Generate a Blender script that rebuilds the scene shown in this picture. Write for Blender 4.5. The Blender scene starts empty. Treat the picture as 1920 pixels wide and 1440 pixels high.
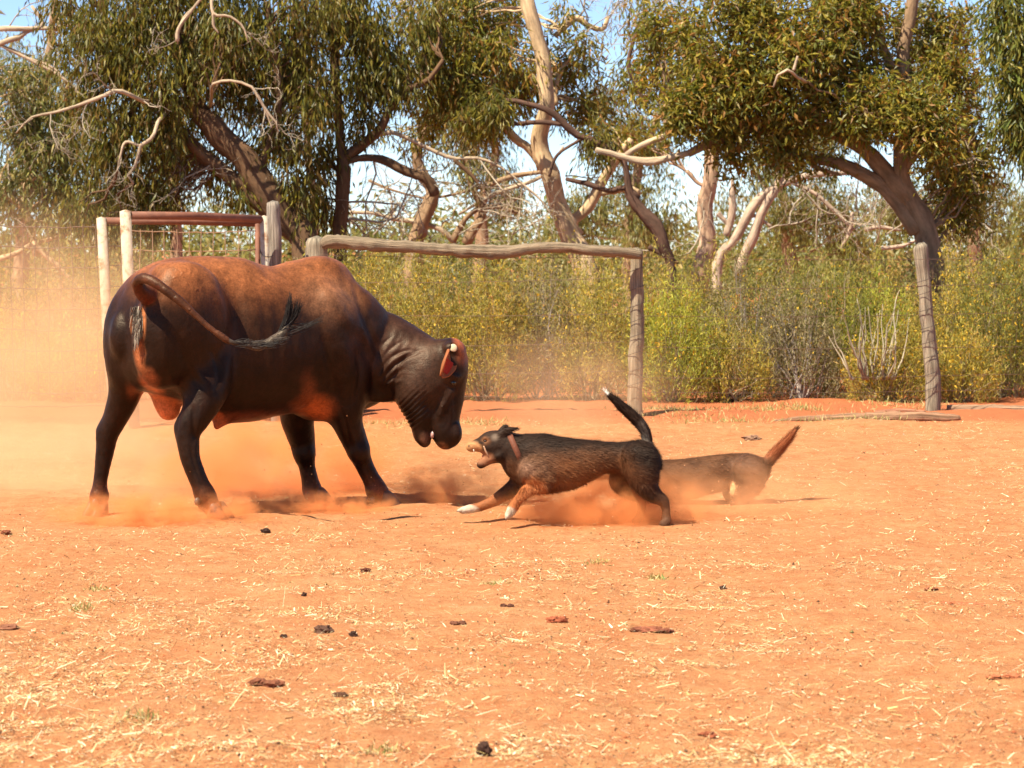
import bpy, math, random
import numpy as np
from mathutils import Vector

# ------------------------------------------------------------ camera, sky, sun, exposure
F, HC, HZ = 5000.0, 1.56, 470.0          # focal length in photo pixels, eye height, horizon row
sc = bpy.context.scene
col = sc.collection
cam_d = bpy.data.cameras.new('camera'); cam = bpy.data.objects.new('camera', cam_d); col.objects.link(cam)
cam.location = (0, 0, HC); cam.rotation_euler = (math.radians(90), 0, 0)
cam_d.sensor_width = 36; cam_d.lens = 36 * F / 1920
cam_d.shift_y = -(720 - HZ) / 1920
cam_d.clip_start = 0.1; cam_d.clip_end = 5000
cam_d.dof.use_dof = True; cam_d.dof.focus_distance = 15.6; cam_d.dof.aperture_fstop = 7.0
sc.camera = cam
SUN = Vector((0.52, 0.45, -1.0)).normalized()      # direction the light travels
elev = math.asin(-SUN.z); azim = math.atan2(-SUN.x, -SUN.y)
w = bpy.data.worlds.new('World'); sc.world = w; w.use_nodes = True
nt = w.node_tree; bg = nt.nodes['Background']
sky = nt.nodes.new('ShaderNodeTexSky'); sky.sky_type = 'NISHITA'; sky.sun_disc = False
sky.sun_elevation = elev; sky.sun_rotation = azim; sky.altitude = 2500; sky.air_density = 0.8; sky.dust_density = 0.0; sky.ozone_density = 2.5
nt.links.new(sky.outputs[0], bg.inputs[0]); bg.inputs[1].default_value = 0.08
sl = bpy.data.lights.new('sun', 'SUN'); sl.energy = 5.0; sl.angle = math.radians(0.5); sl.color = (1.0, 0.91, 0.70)
so = bpy.data.objects.new('sun', sl); col.objects.link(so)
so.rotation_euler = SUN.to_track_quat('-Z', 'Y').to_euler(); so.location = (-5, 5, 20)
sc.view_settings.view_transform = 'Standard'; sc.view_settings.look = 'None'
sc.view_settings.gamma = 1; sc.view_settings.use_curve_mapping = False
sc.view_settings.exposure = 1.3
sc.render.engine = 'CYCLES'
cy = sc.cycles
cy.use_denoising = True; cy.max_bounces = 8; cy.diffuse_bounces = 3; cy.glossy_bounces = 2
cy.transmission_bounces = 4; cy.transparent_max_bounces = 8; cy.volume_bounces = 3
cy.volume_step_rate = 0.45; cy.volume_max_steps = 128; cy.sample_clamp_indirect = 6

rng = np.random.default_rng(7)
random.seed(7)

# ------------------------------------------------------------ helpers
def W(px, py, Y):
    return np.array([(px - 960) * Y / F, Y, HC - (py - HZ) * Y / F])
def tag(o, label=None, cat=None, group=None, kind=None):
    if label: o['label'] = label
    if cat: o['category'] = cat
    if group: o['group'] = group
    if kind: o['kind'] = kind
    return o
def empty(name, loc, label, cat, group=None):
    o = bpy.data.objects.new(name, None); col.objects.link(o); o.location = tuple(float(c) for c in loc)
    o.empty_display_size = 0.1
    return tag(o, label, cat, group)
def hash3(ix, iy, iz, s=0):
    n = (ix * 374761393 + iy * 668265263 + iz * 2147483647 + s * 1274126177).astype(np.int64) & 0x7fffffff
    n = ((n ^ (n >> 13)) * 1274126177) & 0x7fffffff
    n = (n ^ (n >> 16)) & 0xffff
    return n / 65535.0
def vnoise(p, s=0):
    p = np.asarray(p, dtype=np.float64); i = np.floor(p).astype(np.int64); f = p - i; f = f * f * (3 - 2 * f)
    r = 0
    for a in (0, 1):
        for b in (0, 1):
            for c in (0, 1):
                wgt = (f[..., 0] if a else 1 - f[..., 0]) * (f[..., 1] if b else 1 - f[..., 1]) * (f[..., 2] if c else 1 - f[..., 2])
                r = r + wgt * hash3(i[..., 0] + a, i[..., 1] + b, i[..., 2] + c, s)
    return r * 2 - 1
def fbm(p, o=3, s=0):
    p = np.asarray(p, dtype=np.float64); r = 0; a = 1.0; t = 0
    for k in range(o):
        r = r + a * vnoise(p * 2 ** k + 17.3 * k, s + k); t += a; a *= .5
    return r / t
def ground_z(x, y):
    x = np.asarray(x, float); y = np.asarray(y, float)
    p = np.stack([x, y, np.zeros_like(x)], -1)
    z = .018 * vnoise(p * 1.3, 3) + .012 * vnoise(p * 4, 4) + .009 * vnoise(p * 9, 5) + .003 * vnoise(p * 24, 6)
    q = np.stack([x / .42, y / .42], -1); iq = np.floor(q).astype(np.int64)          # old hoof prints
    hx = hash3(iq[..., 0], iq[..., 1], iq[..., 0] * 0, 61); hy = hash3(iq[..., 0], iq[..., 1], iq[..., 0] * 0, 62); hk = hash3(iq[..., 0], iq[..., 1], iq[..., 0] * 0, 63)
    rr = np.hypot((q[..., 0] - iq[..., 0] - .3 - .4 * hx) * .42, (q[..., 1] - iq[..., 1] - .3 - .4 * hy) * .42 * .8)
    z = z + np.where(hk > .45, 1, 0) * (-.013 * np.exp(-(rr / .045) ** 2) + .006 * np.exp(-((rr - .08) / .025) ** 2))
    n = .7 + .5 * vnoise(p * .9, 8)
    z = z + n * .055 * np.exp(-((y - 25.3 - .25 * vnoise(p * .5, 9)) / .35) ** 2)
    z = z + n * .04 * np.exp(-((y - 23.6 - .3 * vnoise(p * .4, 19)) / .3) ** 2)
    return z

def smooth_path(P, n):
    P = np.asarray(P, float)
    if len(P) < 3:
        t = np.linspace(0, 1, n)[:, None]; return P[0] * (1 - t) + P[-1] * t
    Q = np.vstack([2 * P[0] - P[1], P, 2 * P[-1] - P[-2]])
    d = np.r_[0, np.cumsum(np.linalg.norm(np.diff(P[:, :3], axis=0), axis=1))]
    out = []
    for s in np.linspace(0, d[-1], n):
        k = min(int(np.searchsorted(d, s, 'right')) - 1, len(P) - 2)
        t = (s - d[k]) / max(d[k + 1] - d[k], 1e-9)
        a, b, c, e = Q[k], Q[k + 1], Q[k + 2], Q[k + 3]
        out.append(.5 * (2 * b + (c - a) * t + (2 * a - 5 * b + 4 * c - e) * t * t + (3 * b - a - 3 * c + e) * t ** 3))
    return np.array(out)

class MB:                                     # gathers geometry and links it as ONE mesh object
    def __init__(s): s.v = []; s.f4 = []; s.f3 = []; s.c = []; s.uv = []; s.n = 0
    def add(s, v, f4=None, f3=None, c=None, uv=None):
        v = np.asarray(v, float).reshape(-1, 3)
        if f4 is not None and len(f4): s.f4.append(np.asarray(f4, int) + s.n)
        if f3 is not None and len(f3): s.f3.append(np.asarray(f3, int) + s.n)
        s.v.append(v)
        s.c.append(np.broadcast_to(np.asarray(c if c is not None else (1, 1, 1), float), (len(v), 3)))
        s.uv.append(np.zeros((len(v), 2)) if uv is None else np.asarray(uv, float))
        s.n += len(v)
    def tube(s, P, R, sides=8, rough=0, n=None, c=None, cap=True, seed=0, flat=None):
        P = np.asarray(P, float); R = np.broadcast_to(np.asarray(R, float), (len(P),))
        if n:
            Q = smooth_path(np.hstack([P, R[:, None]]), n); P = Q[:, :3]; R = np.maximum(Q[:, 3], 1e-4)
        m = len(P)
        T = np.gradient(P, axis=0); T /= np.linalg.norm(T, axis=1)[:, None] + 1e-12
        up = np.array([0, 0, 1.]) if abs(T[0][2]) < .9 else np.array([1., 0, 0])
        A = np.zeros_like(P)
        a = up - T[0] * up.dot(T[0]); a /= np.linalg.norm(a)
        for i in range(m):
            a = a - T[i] * a.dot(T[i]); a /= np.linalg.norm(a) + 1e-12; A[i] = a
        B = np.cross(T, A)
        th = np.linspace(0, 2 * np.pi, sides + 1); th[-1] = 0
        L = np.r_[0, np.cumsum(np.linalg.norm(np.diff(P, axis=0), axis=1))]
        ca, sa = np.cos(th)[None, :, None], np.sin(th)[None, :, None]
        D = A[:, None] * ca + B[:, None] * sa
        rr = np.repeat(R[:, None], sides + 1, 1)
        if rough:
            q = P[:, None] + D * R[:, None, None]
            sc_ = 1.0 / max(R.mean(), 1e-3)
            rr = rr * (1 + rough * fbm(np.stack([q[..., 0], q[..., 1], q[..., 2] * .5], -1) * sc_ * .9, 3, seed))
        V = P[:, None] + D * rr[..., None]
        uv = np.stack([np.broadcast_to(np.linspace(0, 1, sides + 1)[None, :], (m, sides + 1)) * 2 * np.pi * R.mean(),
                       np.broadcast_to(L[:, None], (m, sides + 1))], -1)
        i, j = np.meshgrid(np.arange(m - 1), np.arange(sides), indexing='ij'); w_ = sides + 1
        f = np.stack([i * w_ + j, i * w_ + j + 1, (i + 1) * w_ + j + 1, (i + 1) * w_ + j], -1).reshape(-1, 4)
        V = V.reshape(-1, 3); uv = uv.reshape(-1, 2)
        f3 = []
        if cap:
            b = len(V); V = np.vstack([V, P[0] - T[0] * R[0] * .15, P[-1] + T[-1] * R[-1] * .3]); uv = np.vstack([uv, [[0, 0], [0, L[-1]]]])
            k = np.arange(sides)
            f3 = np.vstack([np.stack([np.full(sides, b), k + 1, k], 1), np.stack([np.full(sides, b + 1), (m - 1) * w_ + k, (m - 1) * w_ + k + 1], 1)])
        s.add(V, f, f3, c, uv)
    def build(s, name, mat, parent=None, smooth=True, kind=None):
        V = np.vstack(s.v); me = bpy.data.meshes.new(name)
        f4 = np.vstack(s.f4) if s.f4 else np.zeros((0, 4), int); f3 = np.vstack(s.f3) if s.f3 else np.zeros((0, 3), int)
        org = np.zeros(3)
        if parent is not None:
            q = parent
            while q is not None: org = org + np.array(q.location); q = q.parent
        elif kind != 'structure': org = np.array([V[:, 0].mean(), V[:, 1].mean(), V[:, 2].min()])
        me.vertices.add(len(V)); me.vertices.foreach_set('co', (V - org).astype(np.float32).ravel())
        nl = len(f4) * 4 + len(f3) * 3
        me.loops.add(nl); li = np.concatenate([f4.ravel(), f3.ravel()]).astype(np.int32)
        me.loops.foreach_set('vertex_index', li)
        me.polygons.add(len(f4) + len(f3))
        st = np.concatenate([np.arange(len(f4)) * 4, len(f4) * 4 + np.arange(len(f3)) * 3]).astype(np.int32)
        me.polygons.foreach_set('loop_start', st)
        me.polygons.foreach_set('use_smooth', np.full(len(st), smooth))
        me.update(calc_edges=True)
        uvl = me.uv_layers.new(name='UVMap'); uvl.data.foreach_set('uv', np.vstack(s.uv)[li].astype(np.float32).ravel())
        ca = me.color_attributes.new('Col', 'FLOAT_COLOR', 'POINT')
        ca.data.foreach_set('color', np.hstack([np.vstack(s.c), np.ones((len(V), 1))]).astype(np.float32).ravel())
        me.validate(); me.update()
        me.materials.append(mat)
        o = bpy.data.objects.new(name, me); col.objects.link(o)
        if parent is not None: o.parent = parent
        else: o.location = tuple(org)
        if kind: o['kind'] = kind
        return o

# ------------------------------------------------------------ materials
def mat(name, build):
    m = bpy.data.materials.new(name); m.use_nodes = True; t = m.node_tree
    build(t, t.nodes['Principled BSDF']); return m
def N(t, typ, **k):
    n = t.nodes.new('ShaderNode' + typ)
    for a, b in k.items():
        if a in n.inputs.keys(): n.inputs[a].default_value = b
        else: setattr(n, a, b)
    return n
def ramp(t, fac, stops):
    r = t.nodes.new('ShaderNodeValToRGB'); e = r.color_ramp.elements
    while len(e) < len(stops): e.new(.5)
    for el, (p, c) in zip(e, stops): el.position = p; el.color = (*c, 1)
    t.links.new(fac, r.inputs[0]); return r.outputs[0]
def mixc(t, fac, a, b, mode='MIX'):
    m = t.nodes.new('ShaderNodeMix'); m.data_type = 'RGBA'; m.blend_type = mode
    for s_, v in ((0, fac), (6, a), (7, b)):
        if hasattr(v, 'links'): t.links.new(v, m.inputs[s_])
        elif s_ == 0: m.inputs[0].default_value = v
        else: m.inputs[s_].default_value = (*v, 1)
    return m.outputs[2]
def noise(t, vec, scale, detail=4, rough=.55):
    n = N(t, 'TexNoise', Scale=scale, Detail=detail, Roughness=rough)
    if vec is not None: t.links.new(vec, n.inputs['Vector'])
    return n.outputs['Fac']
def mapping(t, src, scale):
    m = N(t, 'Mapping'); m.inputs['Scale'].default_value = scale; t.links.new(src, m.inputs['Vector']); return m.outputs[0]
def bump(t, b, h, strength, dist):
    n = N(t, 'Bump', Strength=strength, Distance=dist); t.links.new(h, n.inputs['Height']); t.links.new(n.outputs[0], b.inputs['Normal'])

def m_ground(t, b):
    co = N(t, 'TexCoord').outputs['Object']
    big = noise(t, co, .55, 3); mid = noise(t, co, 4, 5, .65); fine = noise(t, co, 60, 4, .7)
    c1 = ramp(t, big, [(.35, (.49, .212, .090)), (.65, (.53, .258, .118))])
    c2 = ramp(t, mid, [(.3, (.48, .170, .070)), (.55, (.54, .242, .108)), (.75, (.57, .300, .152))])
    c = mixc(t, .68, c1, c2)
    c = mixc(t, 1.0, c, ramp(t, noise(t, co, 14, 5, .7), [(.32, (.86, .78, .72)), (.5, (1, 1, 1)), (.68, (1.05, 1.10, 1.12))]), 'MULTIPLY')
    sp = ramp(t, fine, [(.3, (.80, .74, .70)), (.5, (1, 1, 1)), (.72, (1.1, 1.16, 1.2))])
    c = mixc(t, .85, c, sp, 'MULTIPLY')
    # bare redder bank along the fence line
    sep = N(t, 'SeparateXYZ'); t.links.new(co, sep.inputs[0])
    wv = N(t, 'Math', operation='MULTIPLY_ADD'); t.links.new(mid, wv.inputs[0]); wv.inputs[1].default_value = 1.5; t.links.new(sep.outputs[1], wv.inputs[2])
    mr = N(t, 'MapRange'); mr.inputs[1].default_value = 24.4; mr.inputs[2].default_value = 25.6; t.links.new(wv.outputs[0], mr.inputs[0])
    c = mixc(t, mr.outputs[0], c, (.47, .150, .064))
    t.links.new(c, b.inputs['Base Color']); b.inputs['Roughness'].default_value = .95; b.inputs['Specular IOR Level'].default_value = .1
    h = N(t, 'Math', operation='ADD'); t.links.new(noise(t, co, 35, 6, .7), h.inputs[0]); t.links.new(noise(t, co, 140, 3, .7), h.inputs[1])
    bump(t, b, h.outputs[0], .9, .015)
M = {}
M['ground'] = mat('red_soil', m_ground)
def col_mat(name, rough=.7, spec=.3, trans=0, nscale=0, nstr=.0, var=.0, stretch=None):
    def f(t, b):
        c = N(t, 'Attribute', attribute_name='Col').outputs['Color']
        if nscale:
            co = N(t, 'TexCoord').outputs['UV' if stretch else 'Object']
            if stretch: co = mapping(t, co, stretch)
            n = noise(t, co, nscale, 5, .65)
            c = mixc(t, 1.0, c, ramp(t, n, [(.25, (1 - var,) * 3), (.75, (1 + var,) * 3)]), 'MULTIPLY')
            if nstr: bump(t, b, n, 1.0, nstr)
        t.links.new(c, b.inputs['Base Color']); b.inputs['Roughness'].default_value = rough; b.inputs['Specular IOR Level'].default_value = spec
        if trans:
            tr = N(t, 'BsdfTranslucent'); t.links.new(mixc(t, 1.0, c, (1.1, 1.2, .7), 'MULTIPLY'), tr.inputs[0])
            mx = N(t, 'MixShader'); mx.inputs[0].default_value = trans
            t.links.new(b.outputs[0], mx.inputs[1]); t.links.new(tr.outputs[0], mx.inputs[2])
            t.links.new(mx.outputs[0], t.nodes['Material Output'].inputs[0])
    return mat(name, f)
M['leaf'] = col_mat('gum_leaf', .45, .4, .45)
M['scrub'] = col_mat('scrub_leaf', .6, .3, .3)
M['bark'] = col_mat('bark', .85, .15, 0, 1.0, .02, .6, (13, 3.2, 1))
M['wood'] = col_mat('weathered_wood', .85, .15, 0, 1.0, .02, .85, (48, 2.4, 1))
M['straw'] = col_mat('straw', .6, .3, .1)
M['dung'] = col_mat('dung', .9, .2, 0, 60, .006, .4)
M['wire'] = col_mat('rusty_wire', .6, .4)
def m_pipe(rust):
    def f(t, b):
        co = N(t, 'TexCoord').outputs['Object']
        n = noise(t, co, 9, 6, .7)
        st = [(.3, (.11, .038, .022)), (.6, (.19, .070, .040)), (.8, (.28, .14, .085))] if rust else [(.36, (.24, .11, .05)), (.47, (.42, .33, .24)), (.7, (.54, .48, .38))]
        t.links.new(ramp(t, n, st), b.inputs['Base Color']); b.inputs['Roughness'].default_value = .75; bump(t, b, n, .5, .003)
    return f
M['rust'] = mat('rusty_pipe', m_pipe(True)); M['pale_pipe'] = mat('pale_painted_pipe', m_pipe(False))
def m_hide(t, b):
    co = N(t, 'TexCoord').outputs['Object']
    c = N(t, 'Attribute', attribute_name='Col').outputs['Color']
    n1 = noise(t, co, 7, 5, .6); n2 = noise(t, co, 90, 3, .7)
    c = mixc(t, 1.0, c, ramp(t, n1, [(.3, (.60, .58, .56)), (.7, (1.45, 1.38, 1.3))]), 'MULTIPLY')
    c = mixc(t, 1.0, c, ramp(t, n2, [(.3, (.70, .70, .70)), (.7, (1.35, 1.32, 1.3))]), 'MULTIPLY')
    c = mixc(t, 1.0, c, ramp(t, noise(t, mapping(t, co, (1, 1, .45)), 30, 4, .6), [(.3, (.78, .76, .74)), (.7, (1.28, 1.25, 1.2))]), 'MULTIPLY')
    t.links.new(c, b.inputs['Base Color'])
    rr = N(t, 'MapRange'); rr.inputs[3].default_value = .32; rr.inputs[4].default_value = .55; t.links.new(n1, rr.inputs[0]); t.links.new(rr.outputs[0], b.inputs['Roughness'])
    b.inputs['Specular IOR Level'].default_value = .21; b.inputs['Specular Tint'].default_value = (1, .82, .66, 1)
    b.inputs['Sheen Weight'].default_value = .015; b.inputs['Sheen Roughness'].default_value = .4
    b.inputs['Sheen Tint'].default_value = (.9, .6, .4, 1)
    v = N(t, 'TexVoronoi', Scale=14.0); t.links.new(co, v.inputs['Vector'])
    h = N(t, 'Math', operation='ADD'); t.links.new(noise(t, co, 22, 6, .65), h.inputs[0]); t.links.new(noise(t, co, 130, 3, .6), h.inputs[1])
    bump(t, b, h.outputs[0], .24, .010)
M['hide'] = mat('cattle_hide', m_hide)
M['fur'] = col_mat('dog_fur', .65, .15, 0, 40, .004, .25)
M['hair'] = col_mat('coarse_hair', .55, .2)
M['horn'] = col_mat('horn', .5, .4, 0, 50, .002, .2)
M['leather'] = col_mat('collar_leather', .7, .3, 0, 80, .002, .25)
M['metal'] = mat('dull_metal', lambda t, b: (setattr(b.inputs['Base Color'], 'default_value', (.5, .36, .2, 1)), setattr(b.inputs['Metallic'], 'default_value', .8), setattr(b.inputs['Roughness'], 'default_value', .4)))
M['wet'] = col_mat('wet_mouth', .25, .6)
def m_dust(name, dens, colr, nscale, lo, hi, falloff=1.0, aniso=0.0):
    m = bpy.data.materials.new(name); m.use_nodes = True; t = m.node_tree; t.nodes.clear()
    out = t.nodes.new('ShaderNodeOutputMaterial'); pv = N(t, 'VolumePrincipled')
    pv.inputs['Color'].default_value = (*colr, 1); pv.inputs['Anisotropy'].default_value = aniso
    tc = N(t, 'TexCoord').outputs['Object']
    ln = N(t, 'VectorMath', operation='LENGTH'); t.links.new(tc, ln.inputs[0])
    mr = N(t, 'MapRange', interpolation_type='SMOOTHSTEP'); mr.inputs[1].default_value = 1.0; mr.inputs[2].default_value = 1.0 - falloff; t.links.new(ln.outputs['Value'], mr.inputs[0])
    geo = N(t, 'NewGeometry').outputs['Position']
    nz = noise(t, mapping(t, geo, (1, .8, 1.25)), nscale, 4, .6)
    m2 = N(t, 'MapRange', interpolation_type='SMOOTHSTEP'); m2.inputs[1].default_value = lo; m2.inputs[2].default_value = hi; m2.inputs[3].default_value = .06; t.links.new(nz, m2.inputs[0])
    a = N(t, 'Math', operation='MULTIPLY'); t.links.new(mr.outputs[0], a.inputs[0]); t.links.new(m2.outputs[0], a.inputs[1])
    b_ = N(t, 'Math', operation='MULTIPLY'); t.links.new(a.outputs[0], b_.inputs[0]); b_.inputs[1].default_value = dens
    t.links.new(b_.outputs[0], pv.inputs['Density']); t.links.new(pv.outputs[0], out.inputs['Volume'])
    return m

#%%GROUND
def build_ground():
    ys = [-30., -10, 0, 3, 5, 6, 6.6]
    y = 7.0
    while y < 31: ys.append(y); y += min(.026 * (y / 8) ** 1.7, .16)
    while y < 3000: ys.append(y); y *= 1.12
    xs = list(np.arange(-6.5, 6.5, .032)); x = 6.6
    while x < 2500: xs.append(x); xs.insert(0, -x); x *= 1.2
    X, Yg = np.meshgrid(np.array(xs), np.array(ys)); Z = ground_z(X, Yg)
    far = np.clip((Yg - 40) / 40, 0, 1); Z = Z * (1 - far)
    m, n = X.shape
    i, j = np.meshgrid(np.arange(m - 1), np.arange(n - 1), indexing='ij')
    f = np.stack([i * n + j, i * n + j + 1, (i + 1) * n + j + 1, (i + 1) * n + j], -1).reshape(-1, 4)
    g = MB(); g.add(np.stack([X, Yg, Z], -1), f); g.build('ground', M['ground'], kind='structure')
build_ground()

def quads(base, d, side, nrm, L, wd, bend=.15):
    """vectorised leaves / straws: base point, direction, side, length, width -> 4 verts each"""
    L = L[:, None]; wd = wd[:, None]
    v0 = base; v1 = base + d * L * .45 + side * wd * .5; v2 = base + d * L + nrm * L * bend; v3 = base + d * L * .45 - side * wd * .5
    V = np.stack([v0, v1, v2, v3], 1).reshape(-1, 3)
    f = np.arange(len(base) * 4).reshape(-1, 4)
    return V, f
def unit(a): return a / (np.linalg.norm(a, axis=-1, keepdims=True) + 1e-12)

def scatter_ground(n, y0=7.2, y1=24.8, p=1.35):
    u = rng.random(n); y = (y0 ** (-p) + u * (y1 ** (-p) - y0 ** (-p))) ** (-1 / p)
    x = (rng.random(n) * 2 - 1) * (y * .20 + .35)
    return x, y
def straw():
    g = MB()
    x, y = scatter_ground(330000, p=.8)
    p = np.stack([x, y, x * 0], -1)
    keep = rng.random(len(x)) < np.clip((.21 + .38 * vnoise(p * np.array([1.1, .55, 1]), 31) + .6 * vnoise(p * 4.1, 33)), .13, 1)
    keep &= ~((y > 15.1) & (y < 17.5) & (x < -.2) & (rng.random(len(x)) < .8))
    x, y = x[keep], y[keep]; n = len(x)
    a = rng.random(n) * 2 * np.pi; tilt = rng.normal(0, .24, n)
    d = unit(np.stack([np.cos(a), np.sin(a), tilt], -1)); side = unit(np.cross(d, np.array([0, 0, 1.])) + rng.normal(0, .3, (n, 3)))
    L = np.exp(rng.normal(-4.15, .62, n)).clip(.005, .14); wd = np.exp(rng.normal(-6.05, .45, n)).clip(.0012, .009)
    z = ground_z(x, y) + .003 + rng.random(n) * .006 + np.abs(tilt) * L * .5
    base = np.stack([x, y, z], -1)
    V = np.stack([base - side * wd[:, None] / 2, base + side * wd[:, None] / 2, base + d * L[:, None] + side * wd[:, None] * .3, base + d * L[:, None] - side * wd[:, None] * .3], 1).reshape(-1, 3)
    pal = np.array([(.78, .59, .32), (.69, .48, .24), (.86, .72, .48), (.62, .40, .18), (.55, .40, .16), (.88, .80, .58), (.16, .085, .04)])
    c = pal[rng.choice(7, n, p=[.22, .19, .15, .14, .10, .04, .16])] * (.75 + .35 * rng.random((n, 1)))
    g.add(V, np.arange(n * 4).reshape(-1, 4), None, np.repeat(c, 4, 0))
    g.build('straw', M['straw'], smooth=False, kind='stuff')['label'] = 'scattered pale straw over the red ground'
    # darker chaff, crumbs of dung and little stones
    g = MB(); x, y = scatter_ground(30000, p=1.0)
    p = np.stack([x, y, x * 0], -1); k = rng.random(len(x)) < np.clip(.35 + 1.3 * vnoise(p * 1.7, 41), .05, 1); x, y = x[k], y[k]; n = len(x)
    s = np.exp(rng.normal(-6.0, .45, n)).clip(.0012, .008)
    o = np.array([(1, 0, 0), (-1, 0, 0), (0, 1, 0), (0, -1, 0), (0, 0, .8), (0, 0, -.5)], float)
    V = (np.stack([x, y, ground_z(x, y) + s * .3], -1)[:, None] + o[None] * s[:, None, None] * (.5 + rng.random((n, 6, 1)) * 1.1)).reshape(-1, 3)
    t = np.array([(0, 2, 4), (2, 1, 4), (1, 3, 4), (3, 0, 4), (2, 0, 5), (1, 2, 5), (3, 1, 5), (0, 3, 5)])
    f = (np.arange(n)[:, None, None] * 6 + t[None]).reshape(-1, 3)
    pal = np.array([(.10, .045, .025), (.30, .085, .035), (.50, .17, .07), (.16, .13, .05), (.6, .5, .4)])
    c = pal[rng.choice(5, n, p=[.20, .38, .28, .10, .04])] * (.7 + .5 * rng.random((n, 1)))
    g.add(V, None, f, np.repeat(c, 6, 0)); g.build('soil_crumbs', M['dung'], smooth=False, kind='stuff')['label'] = 'small clods and crumbs of soil and dung'
    # stubbly green-yellow weed tufts
    g = MB(); tx = []
    for (px, py, r, k) in ((265, 1345, .05, 90), (1265, 775, .5, 500), (900, 795, .25, 160), (1235, 1088, .05, 60), (150, 1145, .05, 60), (1600, 790, .5, 260), (1430, 770, .4, 260), (720, 800, .3, 120), (1350, 790, .6, 300), (930, 1105, .05, 40), (1690, 762, .5, 300), (180, 1105, .05, 50), (1500, 770, .3, 200), (1590, 745, .35, 500), (720, 1405, .05, 50), (1120, 1060, .07, 50)):
        Y = HC * F / (py - HZ); cx = (px - 960) * Y / F
        tx.append(np.stack([cx + rng.normal(0, r * .6, k), Y + rng.normal(0, r * .8, k), np.full(k, .03 if Y < 15 else .06)], -1))
    q = np.vstack(tx); n = len(q); base = np.stack([q[:, 0], q[:, 1], ground_z(q[:, 0], q[:, 1])], -1)
    d = unit(rng.normal(0, .6, (n, 3)) + np.array([0, 0, .8])); d[:, 2] = np.abs(d[:, 2]); side = unit(np.cross(d, rng.normal(0, 1, (n, 3)))); nr = np.cross(d, side)
    V, f = quads(base, d, side, nr, q[:, 2] * (.5 + rng.random(n)), np.full(n, .004) + q[:, 2] * .03, .2)
    pal = np.array([(.16, .19, .05), (.34, .30, .10), (.52, .42, .20)]); c = pal[rng.choice(3, n)]
    g.add(V, f, None, np.repeat(c, 4, 0)); g.build('weeds', M['straw'], smooth=False, kind='stuff')['label'] = 'sparse green and dry weeds on the red ground'
straw()

# clods of dung that can be told apart
def clod(px, py, wpx, hpx, colr, label, name='dung_clod', cat='dung clod', seed=0, pieces=1):
    Y = HC * F / (py - HZ); s = Y / F; wpx = wpx * .9; hpx = hpx * .85
    r = np.random.default_rng(seed + 100); cx = (px - 960) * s
    g = MB()
    for k in range(pieces):
        ox = (r.random() - .5) * wpx * s * .7 if pieces > 1 else 0; sc_ = 1 if pieces == 1 else .55
        nu, nv = 22, 12; th, ph = np.meshgrid(np.linspace(0, 2 * np.pi, nu, endpoint=False), np.linspace(0, np.pi, nv), indexing='ij')
        D = np.stack([np.cos(th) * np.sin(ph), np.sin(th) * np.sin(ph), np.cos(ph)], -1)
        rad = 1 + .8 * fbm(D * 2.2 + 10 * seed + 3 * k, 4, seed)[..., None]
        V = D * rad * np.array([wpx * s / 2, wpx * s * .33, hpx * s / 2 * 1.15]) * sc_
        z0 = float(ground_z(np.array([cx + ox]), np.array([Y]))[0])
        V = V + np.array([cx + ox, Y + (r.random() - .5) * .04 * (pieces > 1), z0 + hpx * s * .36 * sc_])
        i, j = np.meshgrid(np.arange(nu), np.arange(nv - 1), indexing='ij'); i2 = (i + 1) % nu
        g.add(V, np.stack([i * nv + j, i * nv + j + 1, i2 * nv + j + 1, i2 * nv + j], -1).reshape(-1, 4), None, np.array(colr) * (.8 + .4 * r.random()))
    tag(g.build(name, M['dung'], smooth=False), label, cat, 'clods lying on the red ground')
DK, RB = (.055, .026, .018), (.30, .085, .04)
clod(907, 1414, 34, 30, DK, 'round dark dung clod lying nearest the viewer', seed=1)
clod(607, 1190, 40, 19, (.085, .04, .026), 'wedge-shaped dark brown clod in mid foreground', seed=2)
clod(663, 1197, 17, 12, DK, 'little dark clod just right of the wedge-shaped one', seed=3)
clod(860, 1167, 32, 17, (.13, .05, .03), 'crumbly brown clod below the gap between bull and dog', seed=4, pieces=3)
clod(1040, 1166, 44, 24, RB, 'low broad reddish clod below the leaping dog', seed=6, pieces=3)
clod(1220, 1182, 88, 18, (.20, .065, .035), 'longest flattened red-brown dung heap, right of centre', seed=8, pieces=6)
clod(16, 1184, 44, 14, (.20, .08, .045), 'brown oval clod at the left edge', seed=10)
clod(500, 1284, 60, 24, (.17, .06, .032), 'crumbled red-brown dung heap with straw in the foreground', seed=12, pieces=6)
clod(640, 1308, 30, 13, (.11, .05, .03), 'small flat dark clod right of the crumbled heap', seed=13)
clod(498, 996, 20, 10, DK, 'small dark clod right of the near hind hoof', seed=14)
clod(8, 1000, 34, 18, (.20, .06, .03), 'dark reddish clod at the left edge beyond the oval one', seed=15, pieces=3)
clod(950, 1139, 26, 12, (.10, .04, .025), 'small dark clod above the crumbly brown one', seed=16, pieces=2)
clod(685, 1071, 22, 10, (.13, .04, .025), 'small red-brown clod below the near front hoof', seed=17)
clod(1356, 1105, 14, 9, DK, 'tiny black clod right of centre', seed=18)
clod(1410, 826, 36, 11, (.20, .11, .07), 'grey-brown clod beyond the second dog', seed=19)
clod(1325, 1380, 36, 12, RB, 'low reddish clod in the right foreground', seed=20)
clod(1800, 1132, 90, 13, (.34, .11, .05), 'broken row of red clods at the right', seed=22, pieces=7)
clod(532, 1202, 14, 10, DK, 'tiny dark clod left of the wedge-shaped one', seed=23)
clod(570, 1126, 11, 9, DK, 'tiny dark clod beyond the wedge-shaped one', seed=25)
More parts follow.
